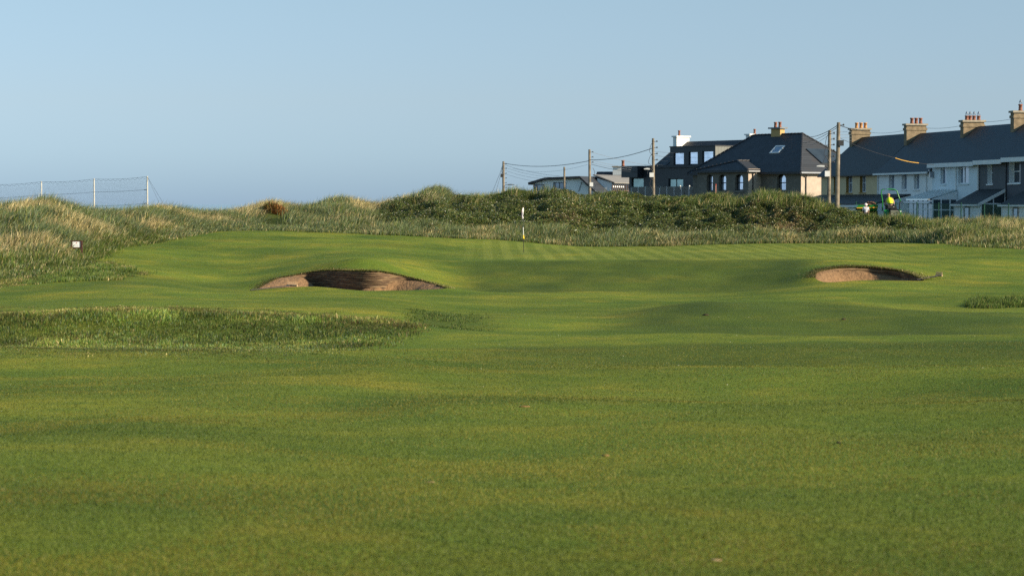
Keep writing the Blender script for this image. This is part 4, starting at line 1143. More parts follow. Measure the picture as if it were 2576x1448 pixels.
# cladding that covers the slope beside the dormer
vg.prism_x([(0, zev + .012), (yr*.62, zev + kk_*yr*.62 + .012), (yr*.62, zev + kk_*yr*.62 + .05), (0, zev + .05)], xv, xv + 1.6)
vg.build('verge', M_CLAD, droot)
wdo = [(D_.x(a, 400, .05), D_.x(b_, 400, .05), D_.z(c_, xv + 3, .05), D_.z(d_, xv + 3, .05)) for a, b_, c_, d_ in ((1694.7, 1720.2, 417, 384), (1732.5, 1755, 417, 383), (1766.7, 1794, 417, 382))]
xd0 = D_.x(1685.6, 400, .05); zdt = D_.z(370.5, xv + 3, .05)
dm_ = MB().wall(xd0, xd1, zev - .1, zdt, .05, wdo)
for h in wdo: dm_.reveal(h, .05, .2)
dm_.poly([(xd0, .05, zev), (xd0, 2.6, zev), (xd0, 2.6, zdt), (xd0, .05, zdt)])
dmo = dm_.build('dormer', M_CLAD, droot)
MB().box(xd0 - .05, xd1 + .05, -.02, 2.8, zdt, zdt + .1).build('dormer_roof', M_DKTRIM, dmo)
ck = MB().poly([(xd1, .05, zev), (xd1, 2.7, zev), (xd1, 2.7, zdt - .004), (xd1, .05, zdt - .004)])
ck.build('dormer_cheek', M_CLADL, dmo)
for h in wdo: window(droot, h, .18, M_DKTRIM, M_PANEB, (), (), .05, name='dormer_window')
xcw = xv + .05
yA = D_.y(1702.4, 360, xcw + .55); yB = D_.y(1733.9, 360, xcw + .55); 
chimney(droot, xcw, xcw + .55, yA, yB, zev + .6, D_.z(342, xcw, yA) - .13, M_STACKW, [(xcw + .28, (yA*.75 + yB*.25) + .15)], capmat=M_STACKW, poth=.55, over=.12, potr=.12)
yA = D_.y(1886, 350, xR_ - .3); yB = yA + 1.6
chimney(droot, xR_ - .85, xR_ - .3, yA, yB, zev + .6, D_.z(337, xR_ - .6, yA) - .13, M_STACKW, [(xR_ - .55, yA + .9)], capmat=M_STACKW, poth=.5, over=.12, potr=.12)
# glass balustrade of the terrace in front
broot = thing('glass_balustrade', 'frameless glass balustrade with slim posts in front of the black modern house', 'balustrade', D_.w(0, -2.2), D_.rz)
M_BGL = clearglass('balustrade_glass', (.66, .86, .86), .0)
xb0, xb1 = D_.x(1588, 480, -2.2), D_.x(1752, 480, -2.2); zbt = D_.z(470, 4, -2.2)
nb = 9
for i in range(nb):
    a, b_ = xb0 + (xb1 - xb0)*i/nb, xb0 + (xb1 - xb0)*(i+1)/nb
    MB().box(a + .03, b_ - .03, -.008, .008, zbt - 1.4, zbt).build('glass_panel', M_BGL, broot)
for i in range(nb + 1):
    a = xb0 + (xb1 - xb0)*i/nb
    MB().box(a - .022, a + .022, -.022, .022, zbt - 2.2, zbt - .02).build('post', M_STEEL, broot)
MB().box(xb0 - .2, xb1 + .2, -.06, 2.14, 0, zbt - 1.42).build('deck', M_DKTRIM, broot)
M_LAMP = pm('lamp_globe', (.85, .85, .82), .3, .02)
for uu in (1715, 1738):
    a = D_.x(uu, 470, -2.3)
    lp = thing('garden_lamp', 'small white globe lamp on a slim post, %s of the glass balustrade' % ('before the sliding door' if uu == 1715 else 'near the right end'), 'lamp', D_.w(a, -2.5), D_.rz)
    MB().tube([(0, 0, 0), (0, 0, zbt + .0)], .02, 6).build('post', M_STEEL, lp)
    MB().ball((0, 0, zbt + .03), .075).build('globe', M_LAMP, lp, True)

# ---- white bungalow with a long dormer
b0_ = at(1341, 480, 262.0)
Bf = Frame(b0_.x, b0_.y, 0)
ax = R(-20)
Bf.dx = Vector((math.cos(ax), math.sin(ax), 0)); Bf.dy = Vector((-math.sin(ax), math.cos(ax), 0)); Bf.rz = ax
wroot = thing('white_bungalow', 'white bungalow with grey tiled roof and glazed dormer behind the poles', 'house', Bf.w(0), Bf.rz)
prof = [(1330.5, 459), (1372.6, 446.5), (1460.5, 443), (1482, 463.5), (1505, 485), (1530, 512)]
pz = [(Bf.x(u, v), Bf.z(v, Bf.x(u, v))) for u, v in prof]
xw0 = 0.0; xw1 = pz[-2][0]
hw_ = [(Bf.x(1343, 470), Bf.x(1370.5, 470), Bf.z(484, 1), Bf.z(461.5, 1)), (Bf.x(1392, 470), Bf.x(1424.5, 470), Bf.z(488, 3), Bf.z(458.5, 3))]
ztop = Bf.z(449.5, 3)
m_ = MB().wall(0, pz[2][0] - .1, 0, Bf.z(463, 0), 0, [(h[0], h[1], h[2], min(h[3], Bf.z(463, 0) - .01)) for h in hw_])
# upper part of the gable up to the roof line, butted on the wall below
zb = Bf.z(463, 0)
m_.wall(hw_[0][1] + .3, pz[2][0] - .1, zb, ztop, 0, [(hw_[1][0], hw_[1][1], zb, hw_[1][3])])
m_.poly([(0, 0, zb), (hw_[0][1] + .3, 0, zb), (hw_[0][1] + .3, 0, ztop)])
m_.poly([(pz[2][0] - .1, 0, 0), (pz[4][0] + 1.2, 0, 0), (pz[4][0] - .1, 0, pz[4][1] - .15), (pz[2][0] - .1, 0, ztop)])
m_.poly([(0, 0, 0), (0, 0, zb), (0, 12, zb), (0, 12, 0)])
wwall = m_.build('wall', M_WHITE, wroot)
window(wroot, (hw_[0][0], hw_[0][1], hw_[0][2], zb - .01), .1, M_DKTRIM, M_PANE, (.27, .8), (), .07)
window(wroot, hw_[1], .1, M_DKTRIM, M_PANE, (.12, .45), (), .07)
th = .26
sl_ = MB()
up = [(x_, z_) for x_, z_ in pz]; lo_ = [(x_ - (.0 if i else -.05), z_ - th) for i, (x_, z_) in enumerate(pz)]
for i in range(len(up) - 1):
    sl_.prism_y([up[i], up[i+1], lo_[i+1], lo_[i]][::-1], -.35, 14)
wr_ = sl_.build('roof', M_SLATE_C, wroot)
MB().tube([(.12, -.28, up[0][1] - .3), (.3, -.2, up[0][1] - .55), (.36, -.06, up[0][1] - .75), (.36, -.06, 0)], .05, 6).build('downpipe', M_DKTRIM, wroot)
# flue stay on the gable
MB().tube([(Bf.x(1456, 480), -.08, Bf.z(482, 5)), (Bf.x(1464, 460), -.08, Bf.z(458, 5))], .03, 5).build('pipe', M_DKTRIM, wroot)
# dormer on the right slope: cheek, shallow roof, glazed front
y0_ = 4.2
xs_ = Bf.x(1507, 452, y0_); xf_ = xs_ + 1.55
zdr = Bf.z(446, xs_, y0_); zde = Bf.z(458.5, xf_, y0_); zdb = Bf.z(486, xf_, y0_)
dmr = MB().poly([(xs_ - .2, y0_, zdr - .1), (xf_ - .05, y0_, zde - .05), (xf_ - .05, y0_, zdb - .9), (xs_ - .2, y0_, zdb + .7)]).build('dormer', M_PALEBLUE, wroot)
M_LIGHTROOF = pm('pale_felt_roof', (.20, .19, .18), .8, .12, 1)
MB().prism_y([(pz[2][0] + .1, zdr + .32), (xs_ + .1, zdr + .12), (xf_ + .3, zde), (xf_ + .3, zde - .12), (xs_ + .1, zdr), (pz[2][0] + .1, zdr + .2)][::-1], y0_ - .25, 16).build('dormer_roof', M_LIGHTROOF, dmr)
M_BROWN = pm('brown_frame', (.14, .075, .05), .6, .15, 3)
fb = MB()
for i in range(9): fb.box(xf_ - .06, xf_, y0_ + i*.7 - .04, y0_ + i*.7 + .04, zdb, zde - .25)
fb.box(xf_ - .05, xf_ + .02, y0_, y0_ + 6, zdb + (zde - zdb)*.2, zdb + (zde - zdb)*.26)
db = fb.build('glazing_frame', M_BROWN, dmr)
MB().box(xf_ - .09, xf_ - .07, y0_, y0_ + 6, zdb, zde - .2).build('pane', M_PANED, db)
MB().box(xf_ - .1, xf_ + .08, y0_, y0_ + 6, zdb - .16, zdb - .002).build('sill', M_TRIM, dmr)
MB().box(xf_ - .06, xf_ + .012, y0_, y0_ + 6, zde - .2, zde - .125).build('fascia', M_LEAD, dmr)
for i in range(6):
    ly = y0_ + .35 + i*.72
    MB().ball((xf_ - .02, ly, zde - .48), .13, sc=(.6, 1.2, .9)).build('lampshade', M_LAMP, dmr, True)

# ---- slate-roofed house far behind
h0 = at(1490, 470, 300.0)
hroot = thing('slate_house', 'far house showing only its dark slate roof and cream chimney', 'house', (h0.x, h0.y, GROUND_Z), R(-16))
zr = zat(432, 304) - GROUND_Z; 
hl = 12.5
MB().prism_x([(0, zr - 2.6), (3.6, zr), (7.2, zr - 2.6)], -.3, hl).build('roof', M_SLATE_D, hroot)
MB().box(0, hl - .3, .3, 6.9, 0, zr - 2.5).build('wall', M_WHITE, hroot)
xq = (1528 - 1490)/FP*302
chimney(hroot, xq, xq + 1.1, 3.0, 4.3, zr - 1, zr + .55, M_STACKW, [(xq + 1.2, 3.5)], capmat=M_CAP, potr=.2, poth=.75, over=.12)

# ------------------------------------------------------------------ poles and wires
M_WOOD = pm('weathered_pole', (.205, .172, .130), .9, .4, 2.5, .6, 30)
M_WIRE = pm('black_wire', (.035, .036, .042), .6, .1)
M_WIREP = pm('grey_wire', (.16, .17, .19), .6, .1)
M_GALV = pm('galvanised', (.60, .61, .60), .4, .08, 4)
M_IRON = pm('dark_iron', (.04, .042, .045), .6, .15)
POLES = {}
def pole(key, label, u_top, u_bot, v_top, Y, r=.12, side=1, pegs=0, box=None, lamp=None, loops=0, extra=None):
    top = at(u_top, v_top, Y); gx_ = at(u_bot, 490, Y).x
    gz_ = min(gz(gx_, Y), EYE - .6) - .2
    root = thing('utility_pole', label, 'utility pole', (gx_, Y, gz_), 0, 'wooden utility poles before the houses')
    tp = Vector((top.x - gx_, 0, top.z - gz_))
    MB().tube([(0, 0, 0), tp*.5, tp*.97, tp], [r*1.15, r, r*.85, r*.78], 12).build('pole', M_WOOD, root, False)
    POLES[key] = (root, tp)
    n_ = 0
    for i in range(pegs):
        t = .97 - .055*i
        c_ = tp*t
        MB().tube([c_ + Vector((side*r*.6, -.05, 0)), c_ + Vector((side*(r + .16), -.05, .02))], .02, 5).lathe(tuple(c_ + Vector((side*(r + .17), -.05, -.03))), [(.045, 0), (.06, .05), (.03, .12)], 7).build('insulator', M_IRON, root)
    if box:
        z_ = zat(box[0], Y) - gz_; z2 = zat(box[1], Y) - gz_; s_ = box[2]; k_ = tp.x*(z_/tp.z)
        MB().box(k_ + s_*(r + .02) - .16, k_ + s_*(r + .02) + .16, -.22, -.02, z2, z_).build('junction_box', M_TRIM if len(box) < 4 else M_IRON, root)
    if lamp:
        z_ = zat(lamp[0], Y) - gz_; s_ = lamp[1]; ln = lamp[2]; k_ = tp.x*(z_/tp.z)
        m_ = MB().tube([(k_, -.05, z_ - .12), (k_ + s_*ln*.3, -.12, z_ - .02), (k_ + s_*ln*.45, -.15, z_)], .03, 6)
        hd = m_.build('lamp_arm', M_IRON, root)
        MB().prism_y([(k_ + s_*ln*.4, z_ - .06), (k_ + s_*ln, z_ - .03), (k_ + s_*ln, z_ + .02), (k_ + s_*ln*.7, z_ + .07), (k_ + s_*ln*.4, z_ + .05)], -.27, -.05).build('lamp_head', M_GALV if len(lamp) < 4 else M_IRON, hd)
    for i in range(loops):
        z_ = tp.z*(.93 - .10*i); a = .28 + .18*((i*37) % 3)/2; k_ = tp.x*(z_/tp.z); s_ = -side if i % 2 == 0 or True else side
        pts = [(k_ + s_*(a*math.sin(math.pi*t/10))*1.0, -.1 - .02*i, z_ + .25 - 1.15*t/10 + .1*math.sin(t)) for t in range(11)]
        MB().tube(pts, .016, 5, False).build('cable_loop', M_WIRE, root)
    return root, gz_
pole('A', 'short wooden pole with guy wires, leftmost and farthest of the poles', 1266.5, 1267, 406, 276, .15, 1, 6, (437, 446, -1, 1), (464.5, 1, 1.25, 1), 1)
pole('B', 'wooden pole in front of the grey tiled slope of the white bungalow', 1483, 1484.5, 376, 222, .13, 1, 3, (459, 469, 1), None, 0)
pole('C', 'bare wooden pole rising in front of the black modern house', 1643, 1645, 348, 182, .115, 1, 5, (434.5, 445.5, -1), (425, -1, .72), 4)
pole('D', 'shorter of the two poles before the ochre house, with white box', 2087, 2084.5, 328, 158, .12, 1, 6, (430, 444, -1), (418, -1, .85), 3)
pole('E', 'tallest wooden pole at the left end of the ochre house', 2109.5, 2105.5, 308, 147, .13, 1, 1, (353, 367, 1, 1), None, 0)
pp = POLES['B'][0]
MB().tube([(.25, -.1, POLES['B'][1].z*.80), (.42, -.1, POLES['B'][1].z*.76), (.36, -.1, POLES['B'][1].z*.66), (.5, -.1, POLES['B'][1].z*.62), (.4, -.1, POLES['B'][1].z*.56)], .02, 5).build('cable_loop', M_WIRE, pp)
MB().box(.0, .26, -.2, -.08, POLES['A'][1].z*.30, POLES['A'][1].z*.33).build('lamp_head', M_IRON, POLES['A'][0]) if False else None
t0 = at(1419.7, 420, 250); gx_ = t0.x
root = thing('timber_post', 'thin plain post without wires in front of the white bungalow', 'post', (gx_, 250, EYE - 3.3))
MB().tube([(0, 0, 0), (0, 0, t0.z - EYE + 3.3)], [.12, .10], 10).build('pole', M_WOOD, root)
t0 = at(1800.5, 463, 160.0)
root = thing('marker_post', 'slim reddish marker post standing in the brambles before the stone house', 'post', (t0.x, 160.0, gz(t0.x, 160.0)))
hh = t0.z - gz(t0.x, 160.0)
MB().tube([(0, 0, 0), (0, 0, hh - .1)], .035, 7).build('pole', pm('pink_paint', (.42, .20, .15), .7), root)
MB().lathe((0, 0, hh - .1), [(.045, 0), (.055, .06), (.03, .1)], 8).build('cap', pm('red_cap', (.35, .06, .04), .6), root)

def wire(label, a, b_, sag=0.0, r=.014, mat=None, group='overhead wires between the poles and houses', name='overhead_wire'):
    A, B = at(*a), at(*b_)
    pts = [A.lerp(B, i/24) - Vector((0, 0, sag*4*(i/24)*(1 - i/24))) for i in range(25)]
    mid = pts[12]
    o = MB().tube([p - A for p in pts], r, 5, False).build(name, mat or M_WIRE)
    o.location = A
    return tag(o, label, 'wire', group)
wire('thick sagging cable from the leftmost pole to the bungalow pole', (1270, 411, 276), (1480, 405, 222), .42, .028)
wire('thick cable climbing from the bungalow pole to the bare pole', (1485, 402, 222), (1641, 373, 182), .25, .026)
wire('uppermost thin wire from the leftmost pole down to the bungalow roof', (1270, 415, 276), (1408, 443, 260), .2, .014, M_WIREP)
wire('second thin wire from the leftmost pole down to the bungalow roof', (1270, 421, 276), (1390, 446, 260), .2, .012, M_WIREP)
wire('third thin wire from the leftmost pole down to the bungalow roof', (1270, 428, 276), (1374, 450, 260), .2, .012, M_WIREP)
wire('lowest thin wire from the leftmost pole down to the bungalow roof', (1270, 437, 276), (1352, 457, 260), .1, .012, M_WIREP)
wire('faint wire drooping from the thin plain post to the bungalow pole', (1290, 424, 270), (1478, 414, 222), .5, .010, M_WIREP)
wire('upper left guy wire staying the leftmost pole', (1265, 417, 276), (1236, 490, 276), 0, .016)
wire('inner left guy wire staying the leftmost pole', (1265, 419, 276), (1245, 492, 276), 0, .014)
for v1, v2, nm in ((382, 412, 'highest'), (402, 423, 'second'), (408, 428, 'third'), (413, 433, 'lowest')):
    wire('%s wire of the fan from the bungalow pole to the black house' % nm, (1486, v1, 222), (1642 if v1 == 382 else 1600, v2 + (6 if v1 == 382 else 0), 244), .12, .014 if v1 != 413 else .02, M_WIREP if v1 < 410 else M_WIRE)
for i, nm in enumerate(('highest', 'second', 'third', 'lowest')):
    wire('%s level wire from the bare pole to the black house roof' % nm, (1646, 381 + 10.5*i, 182), (1705 - 12*i, 385.5 + 10*i, 240), .02, .009)
wire('upper thick cable from the tallest pole to the stone house ridge', (2106, 316, 147), (2030, 345, 214), .2, .022)
wire('lower cable from the tallest pole to the stone house roof', (2106, 321, 147), (2012, 361, 211), .2, .016)
wire('cable from the shorter pole by the ochre house to the stone house hip', (2084, 340, 158), (2030, 366, 211), .15, .012, M_WIREP)
wire('thick service cable from the tallest pole to the first chimney', (2112, 315, 147), (2150, 325, 178), .05, .026)
wire('wire passing above the ridges from the first to the second chimney', (2145, 323, 178), (2283, 326, 166), .3, .011, M_WIREP)
wire('wire passing above the ridges from the second to the third chimney', (2328, 322, 166), (2424, 315, 156), .1, .011, M_WIREP)
wire('wire passing above the ridges from the third to the last chimney', (2478, 307, 156), (2556, 297, 148), .05, .011, M_WIREP)
wire('dark upper part of the service drop across the ochre roof', (2112, 347, 147), (2252, 397, 151), .12, .012)
wire('yellow lower part of the service drop before the white roof', (2252, 397.5, 151), (2311, 410, 153), .05, .022, pm('yellow_wire', (.62, .36, .06), .5))  # this stretch of the wire is coloured yellow
wire('dark lower end of the service drop meeting the pale blue house', (2311, 410, 153), (2349, 414, 155), .02, .014)
for i, nm in enumerate(('highest', 'second', 'third', 'lowest')):
    wire('%s level wire between the pole with white box and the ochre chimney' % nm, (2089, 331 + 7*i, 158), (2142, 331 + 7.5*i, 178), .02, .009, M_WIREP)

# ------------------------------------------------------------------ ball-stop net on the left dunes
n0 = at(237, 520, 228)
nroot = thing('netting_fence', 'tall ball-stop netting fence on pale posts behind the left dunes', 'netting fence', (n0.x, n0.y, EYE - 3.0))
NP = [(-30, 463, 246), (104, 456, 236.5), (236.5, 449, 228), (370.5, 443, 220)]
org = Vector((n0.x, n0.y, EYE - 3.0))
tops = [at(*p) - org for p in NP]
M_NETP = pm('pale_post', (.52, .50, .44), .7, .12, 3)
for t in tops: MB().tube([(t.x, t.y, -.6), t], [.075, .06], 10).build('post', M_NETP, nroot)
sc = MB(); up_ = MB(); midw = MB()
for a, b_ in zip(tops, tops[1:]):
    up_.tube([a.lerp(b_, i/12) - Vector((0, 0, .10*4*(i/12)*(1-i/12) + .05)) for i in range(13)], .011, 5, False)
    n_ = 11
    for i in range(n_):
        p, q = a.lerp(b_, i/n_), a.lerp(b_, (i+1)/n_)
        pts = [p.lerp(q, j/6) - Vector((0, 0, .05 + .40*(i+.5)/n_*(1-(i+.5)/n_) + .17*math.sin(math.pi*j/6))) for j in range(7)]
        sc.tube(pts, .010, 4, False)
up_.build('support_wire', M_WIRE, nroot); sc.build('net_edge', M_WIRE, nroot)
for lst in ([(-30, 500, 246), (104, 490, 236.5), (236.5, 483, 228), (370, 477, 220)], [(104, 523, 236.5), (236.5, 518, 228), (370, 511.5, 220)]):
    m_ = MB()
    for a, b_ in zip(lst, lst[1:]):
        A, B = at(*a) - org, at(*b_) - org
        m_.tube([A.lerp(B, i/8) - Vector((0, 0, .05*4*(i/8)*(1-i/8))) for i in range(9)], .012, 5, False)
    m_.build('support_wire', M_WIRE, nroot)
net = MB()
for a, b_ in zip(tops, tops[1:]):
    d_ = b_ - a; n_ = 60
    for i in range(n_ + 1):
        p = a.lerp(b_, i/n_); net.tube([(p.x, p.y, -.3), (p.x, p.y, p.z - .25)], .003, 3, False)
    for j in range(50):
        f_ = j/50; net.tube([(a.x, a.y, -.3 + (a.z - .05)*f_), (b_.x, b_.y, -.3 + (b_.z - .05)*f_)], .003, 3, False)
net.build('net', M_WIRE, nroot)
gw = MB(); t = tops[-1]
for e in ((402, 514, 219), (411, 512, 217)): gw.tube([t - Vector((0, 0, .05)), at(*e) - org], .011, 4, False)
gw.build('guy_wire', M_WIRE, nroot)
for lv in (477, 511.5):
    q = at(362, lv + .3, 220.4) - org; q2 = at(370, lv, 220) - org
    MB().tube([q, q2], .035, 6).build('turnbuckle', M_IRON, nroot)

# ------------------------------------------------------------------ tee sign
pL, pR = hit(180, 631), hit(205, 630)
Ys = (pL.y + pR.y)/2
a, b_ = at(180, 605, Ys), at(205, 605, Ys)
sroot2 = thing('course_sign', 'small white course sign on two dark brown posts in the left rough', 'sign', ((a.x+b_.x)/2, Ys, gz((a.x+b_.x)/2, Ys)))
ctr = Vector(sroot2.location); Wd2 = (b_.x - a.x)/2; H2 = a.z - ctr.z
M_SIGNW = pm('sign_timber', (.065, .026, .020), .7, .2, 6); M_BOARD = pm('sign_board', (.82, .81, .80), .4, .02)
for sx in (-1, 1): MB().box(sx*Wd2 - .045, sx*Wd2 + .045, -.045, .045, -.15, H2).build('post', M_SIGNW, sroot2)
zb0, zb1 = zat(621.5, Ys) - ctr.z, zat(607.5, Ys) - ctr.z
MB().box(-Wd2 + .045, Wd2 - .045, -.03, .03, zb1 + .002, zb1 + .05).box(-Wd2 + .045, Wd2 - .045, -.03, .03, zb0 - .05, zb0 - .002).build('rail', M_SIGNW, sroot2)
brd = MB().box(-Wd2 + .047, Wd2 - .047, -.025, .02, zb0, zb1).build('board', M_BOARD, sroot2)
M_INK = pm('faded_print', (.50, .52, .58), .6); M_EMB = pm('emblem_print', (.45, .16, .16), .6)
lw = MB(); hb = zb1 - zb0
for k_, (f0_, f1_) in enumerate(((-.62, -.40), (-.32, .08), (.14, .42))): lw.box(Wd2*f0_, Wd2*f1_, -.0275, -.0252, zb0 + hb*.26, zb0 + hb*.36)
lw.build('lettering', M_INK, brd)
MB().ball((-.0, -.026, zb0 + hb*.77), .024, 8, 6, (1, .15, 1.25)).build('emblem', M_EMB, brd)

# ------------------------------------------------------------------ flagstick on the green
g0 = hit(1317.5, 635)
froot = thing('golf_flagstick', 'flagstick on the green with a limp white flag and yellow sleeve', 'flagstick', g0)
def fz(v): return zat(v, g0.y) - g0.z
xo = lambda u: at(u, 600, g0.y).x - g0.x
M_BLK = pm('black_stick', (.015, .015, .016), .4); M_WST = pm('white_stick', (.8, .8, .78), .4); M_YEL = pm('yellow_sleeve_plastic', (.75, .52, .02), .4)
lean = lambda z_: Vector((-.045*z_/fz(522), 0, z_))
MB().tube([lean(0), lean(fz(600))], .014, 8).build('pole', M_BLK, froot)
MB().tube([lean(fz(600)), lean(fz(571))], .0135, 8).build('pole', M_WST, froot)
MB().tube([lean(fz(571)), lean(fz(521.5))], .013, 8).build('pole', M_BLK, froot)
MB().lathe(tuple(lean(fz(600.5))), [(.05, 0), (.042, .05), (.028, .14), (.018, .19)], 10).build('sleeve', M_YEL, froot, True)
zt_, zb_ = fz(522), fz(552)
n_ = 26; rings = []
vs = []; fs = []
K = 14
for i in range(n_):
    t = i/(n_-1); z_ = zt_ + (zb_ - zt_)*t
    wdt = .035 + .085*math.sin(math.pi*min(1, t*1.02))**.8*(.55 + .6*t) + .02*math.sin(t*9)
    if t > .85: wdt *= max(.25, (1 - t)/.15)
    off = -.05 - .05*math.sin(t*3.0) - (.03 if t > .62 else 0)*(1 - t)*3
    for k in range(K):
        a_ = 2*math.pi*k/K
        rr = 1 + .35*math.cos(3*a_ + t*5)
        vs.append((off*.6 + wdt*.5*math.cos(a_)*rr*.85, .04*math.sin(a_)*rr, z_))
for i in range(n_ - 1):
    for k in range(K): fs.append((i*K + k, i*K + (k+1) % K, (i+1)*K + (k+1) % K, (i+1)*K + k))
m_, nt, bs = newmat('flag_cloth')
co_t = objco(nt); sp_ = N(nt, 'ShaderNodeSeparateXYZ'); nt.links.new(co_t, sp_.inputs[0])
edge_ = ramp(nt, math_(nt, 'ADD', math_(nt, 'MULTIPLY', sp_.outputs[0], 6.0), .5), [(.0, (.62, .30, .30)), (.12, (.78, .70, .74)), (.35, (.80, .78, .80)), (.60, (.80, .60, .60)), (.72, (.55, .16, .15))])
nt.links.new(edge_, bs.inputs['Base Color']); bs.inputs['Roughness'].default_value = .8
fl = MB(); fl.add(vs, fs); fl.build('flag', m_, froot, True)

# ------------------------------------------------------------------ rakes beside the bunkers
def rake(label, ends, head, mat, hw_=.32):
    A, B = hit(*ends[0]), hit(*ends[1])
    A.z += .03; B.z += .06
    root = thing('bunker_rake', label, 'rake', B, 0, 'rakes left beside the bunkers')
    d_ = (A - B)
    MB().tube([d_, d_*.5, (0, 0, 0)], .02, 8).build('handle', mat, root)
    hd = MB(); px = Vector((-d_.y, d_.x, 0)).normalized()
    p, q = px*hw_, px*-hw_
    hd.tube([p, q], .035, 6)
    hb = hd.build('rake_head', mat if head is None else head, root)
    tn = MB()
    for i in range(9):
        c_ = p.lerp(q, (i + .5)/9); tn.tube([c_, c_ + Vector((0, 0, .14)) - d_.normalized()*.02], .012, 5)
    tn.build('tines', mat if head is None else head, hb)
M_RAKE = pm('dark_handle', (.022, .018, .02), .5); M_RAKEW = pm('worn_wood', (.40, .27, .16), .7, .2, 8)
rake('dark handled rake lying at the left tip of the wide bunker', ((630, 731.5), (735, 722.0)), M_RAKEW, M_RAKE)
rake('rake lying across the right end of the smaller bunker', ((2306, 705), (2362, 697)), M_RAKEW, M_RAKE, .16)

# ------------------------------------------------------------------ mower, trailer, green fence, two people
M_GREEN = pm('green_paint', (.018, .19, .040), .35, .1, 3, spec=.5); M_DGREEN = pm('dark_green_paint', (.012, .10, .028), .45, .15, 3)
M_RUB = pm('black_rubber', (.02, .02, .021), .8); M_YSTR = pm('orange_stripe', (.60, .30, .03), .5); M_SEATM = pm('black_vinyl', (.022, .021, .022), .6)
MY = 147.0
mc = at(2244, 541, MY); mz = gz(mc.x, MY)
mroot = thing('ride_on_mower', 'green ride-on mower with a roll bar seen from behind', 'mower', (mc.x, MY, mz))
mx = lambda u: at(u, 520, MY).x - mc.x
mzz = lambda v: zat(v, MY) - mz
rb = [(2220.5, 531), (2221, 508), (2216.6, 486), (2216.6, 479), (2222, 476.3), (2234, 475.6), (2250, 476.4), (2256, 480.5), (2262, 498), (2265.5, 506)]
MB().tube([(mx(u), .0 + .12*(i in (0, 1)), mzz(v)) for i, (u, v) in enumerate(rb)], .035, 8).build('roll_bar', M_GREEN, mroot, True)
MB().tube([(mx(2265.5), 0, mzz(506)), (mx(2263.5), 0, mzz(509)), (mx(2263), .05, mzz(531))], .032, 8).build('roll_bar', M_RUB, mroot)
MB().box(mx(2264) , mx(2270.5), -.03, .03, mzz(508.4), mzz(507.2)).build('pivot', M_RUB, mroot)
eng = MB().prism_y([(mx(2236), .25), (mx(2260), .25), (mx(2260.5), mzz(532)), (mx(2258), mzz(527)), (mx(2239), mzz(525)), (mx(2236), mzz(529))], -.55, .35).build('engine_cover', M_SEATM, mroot)
gr_ = MB()
for i in range(5): gr_.box(mx(2237), mx(2259), -.60, -.552, mzz(531.5 + 3.2*i), mzz(530 + 3.2*i))
gr_.build('grille', pm('grille_metal', (.34, .36, .27), .5), eng)
for s_, ua, ub in ((-1, 2224, 2237), (1, 2259.5, 2267)):
    fm = MB(); pts = []
    for i in range(9): t = math.pi*i/8; pts.append((-.35*math.cos(t), .20 + (mzz(527.5) - .2)*math.sin(t)))
    fm.prism_x(pts[::-1], mx(ua), mx(ub)); fm.build('fender', M_GREEN, mroot)
    MB().tube([(mx(ua) - .02, 0, .3), (mx(ub) + .02, 0, .3)], .30, 16).build('wheel', M_RUB, mroot)
MB().box(mx(2231), mx(2256), -.05, .45, mzz(526), mzz(522)).box(mx(2233), mx(2254), -.12, -.05, mzz(524), mzz(516.5)).build('seat', M_SEATM, mroot)
MB().tube([(mx(2236), .75, mzz(531)), (mx(2234), .55, mzz(513))], .03, 6).tube([(mx(2234) + .17*math.cos(t*.5236), .55 + .05*math.sin(t*.5236), mzz(512) + .12*math.sin(t*.5236)) for t in range(13)], .016, 6).build('steering_wheel', M_RUB, mroot)
MB().prism_x([(.35, .3), (1.5, .3), (1.5, .75), (.35, .85)], mx(2228), mx(2262)).build('front_deck', M_GREEN, mroot)
MB().tube([(mx(2230) - .02, 1.35, .22), (mx(2262) + .02, 1.35, .22)], .22, 14).build('wheel', M_RUB, mroot)
MB().box(mx(2262), mx(2265), -.38, -.34, mzz(533), mzz(530)).build('tail_light', M_LAMP, mroot)

# trailer heaped with soil
ty = 147.6; tc = at(2185, 535, ty); tz = gz(tc.x, ty)
troot = thing('tipping_trailer', 'dark green trailer with an orange stripe beside the mower', 'trailer', (tc.x, ty, tz))
tx = lambda u: at(u, 520, ty).x - tc.x
tzz = lambda v: zat(v, ty) - tz
zt_, zm_, zb_ = tzz(515.2), tzz(521.5), tzz(530)
tub = MB()
def ringr(x0, x1, y0, y1, z): return [(x0, y0, z), (x1, y0, z), (x1, y1, z), (x0, y1, z)]
r0, r1_, r2_ = ringr(tx(2166), tx(2206), 0, 1.3, zb_), ringr(tx(2154), tx(2208), -.12, 1.42, zm_), ringr(tx(2158), tx(2209), -.15, 1.45, zt_)
tub.add(r0 + r1_ + r2_, [(3, 2, 1, 0)] + [(i, (i+1) % 4, 4 + (i+1) % 4, 4 + i) for i in range(4)] + [(4 + i, 4 + (i+1) % 4, 8 + (i+1) % 4, 8 + i) for i in range(4)])
tb = tub.build('tub', M_GREEN, troot)
MB().prism_y([(tx(2154), zm_ - .06), (tx(2206), zm_ - .05), (tx(2207), zm_ + .03), (tx(2154), zm_ - .01)], -.2, -.152).build('stripe', M_YSTR, tb)
MB().tube([(tx(2172), .1, .28), (tx(2172), .35, .28)], .28, 14).tube([(tx(2200), .1, .28), (tx(2200), .35, .28)], .28, 14).build('wheel', M_RUB, troot)
MB().box(tx(2165), tx(2210), .3, .5, .3, zb_).build('chassis', M_RUB, troot)
hp = MB(); nx, ny = 26, 12; vs = []; fs = []
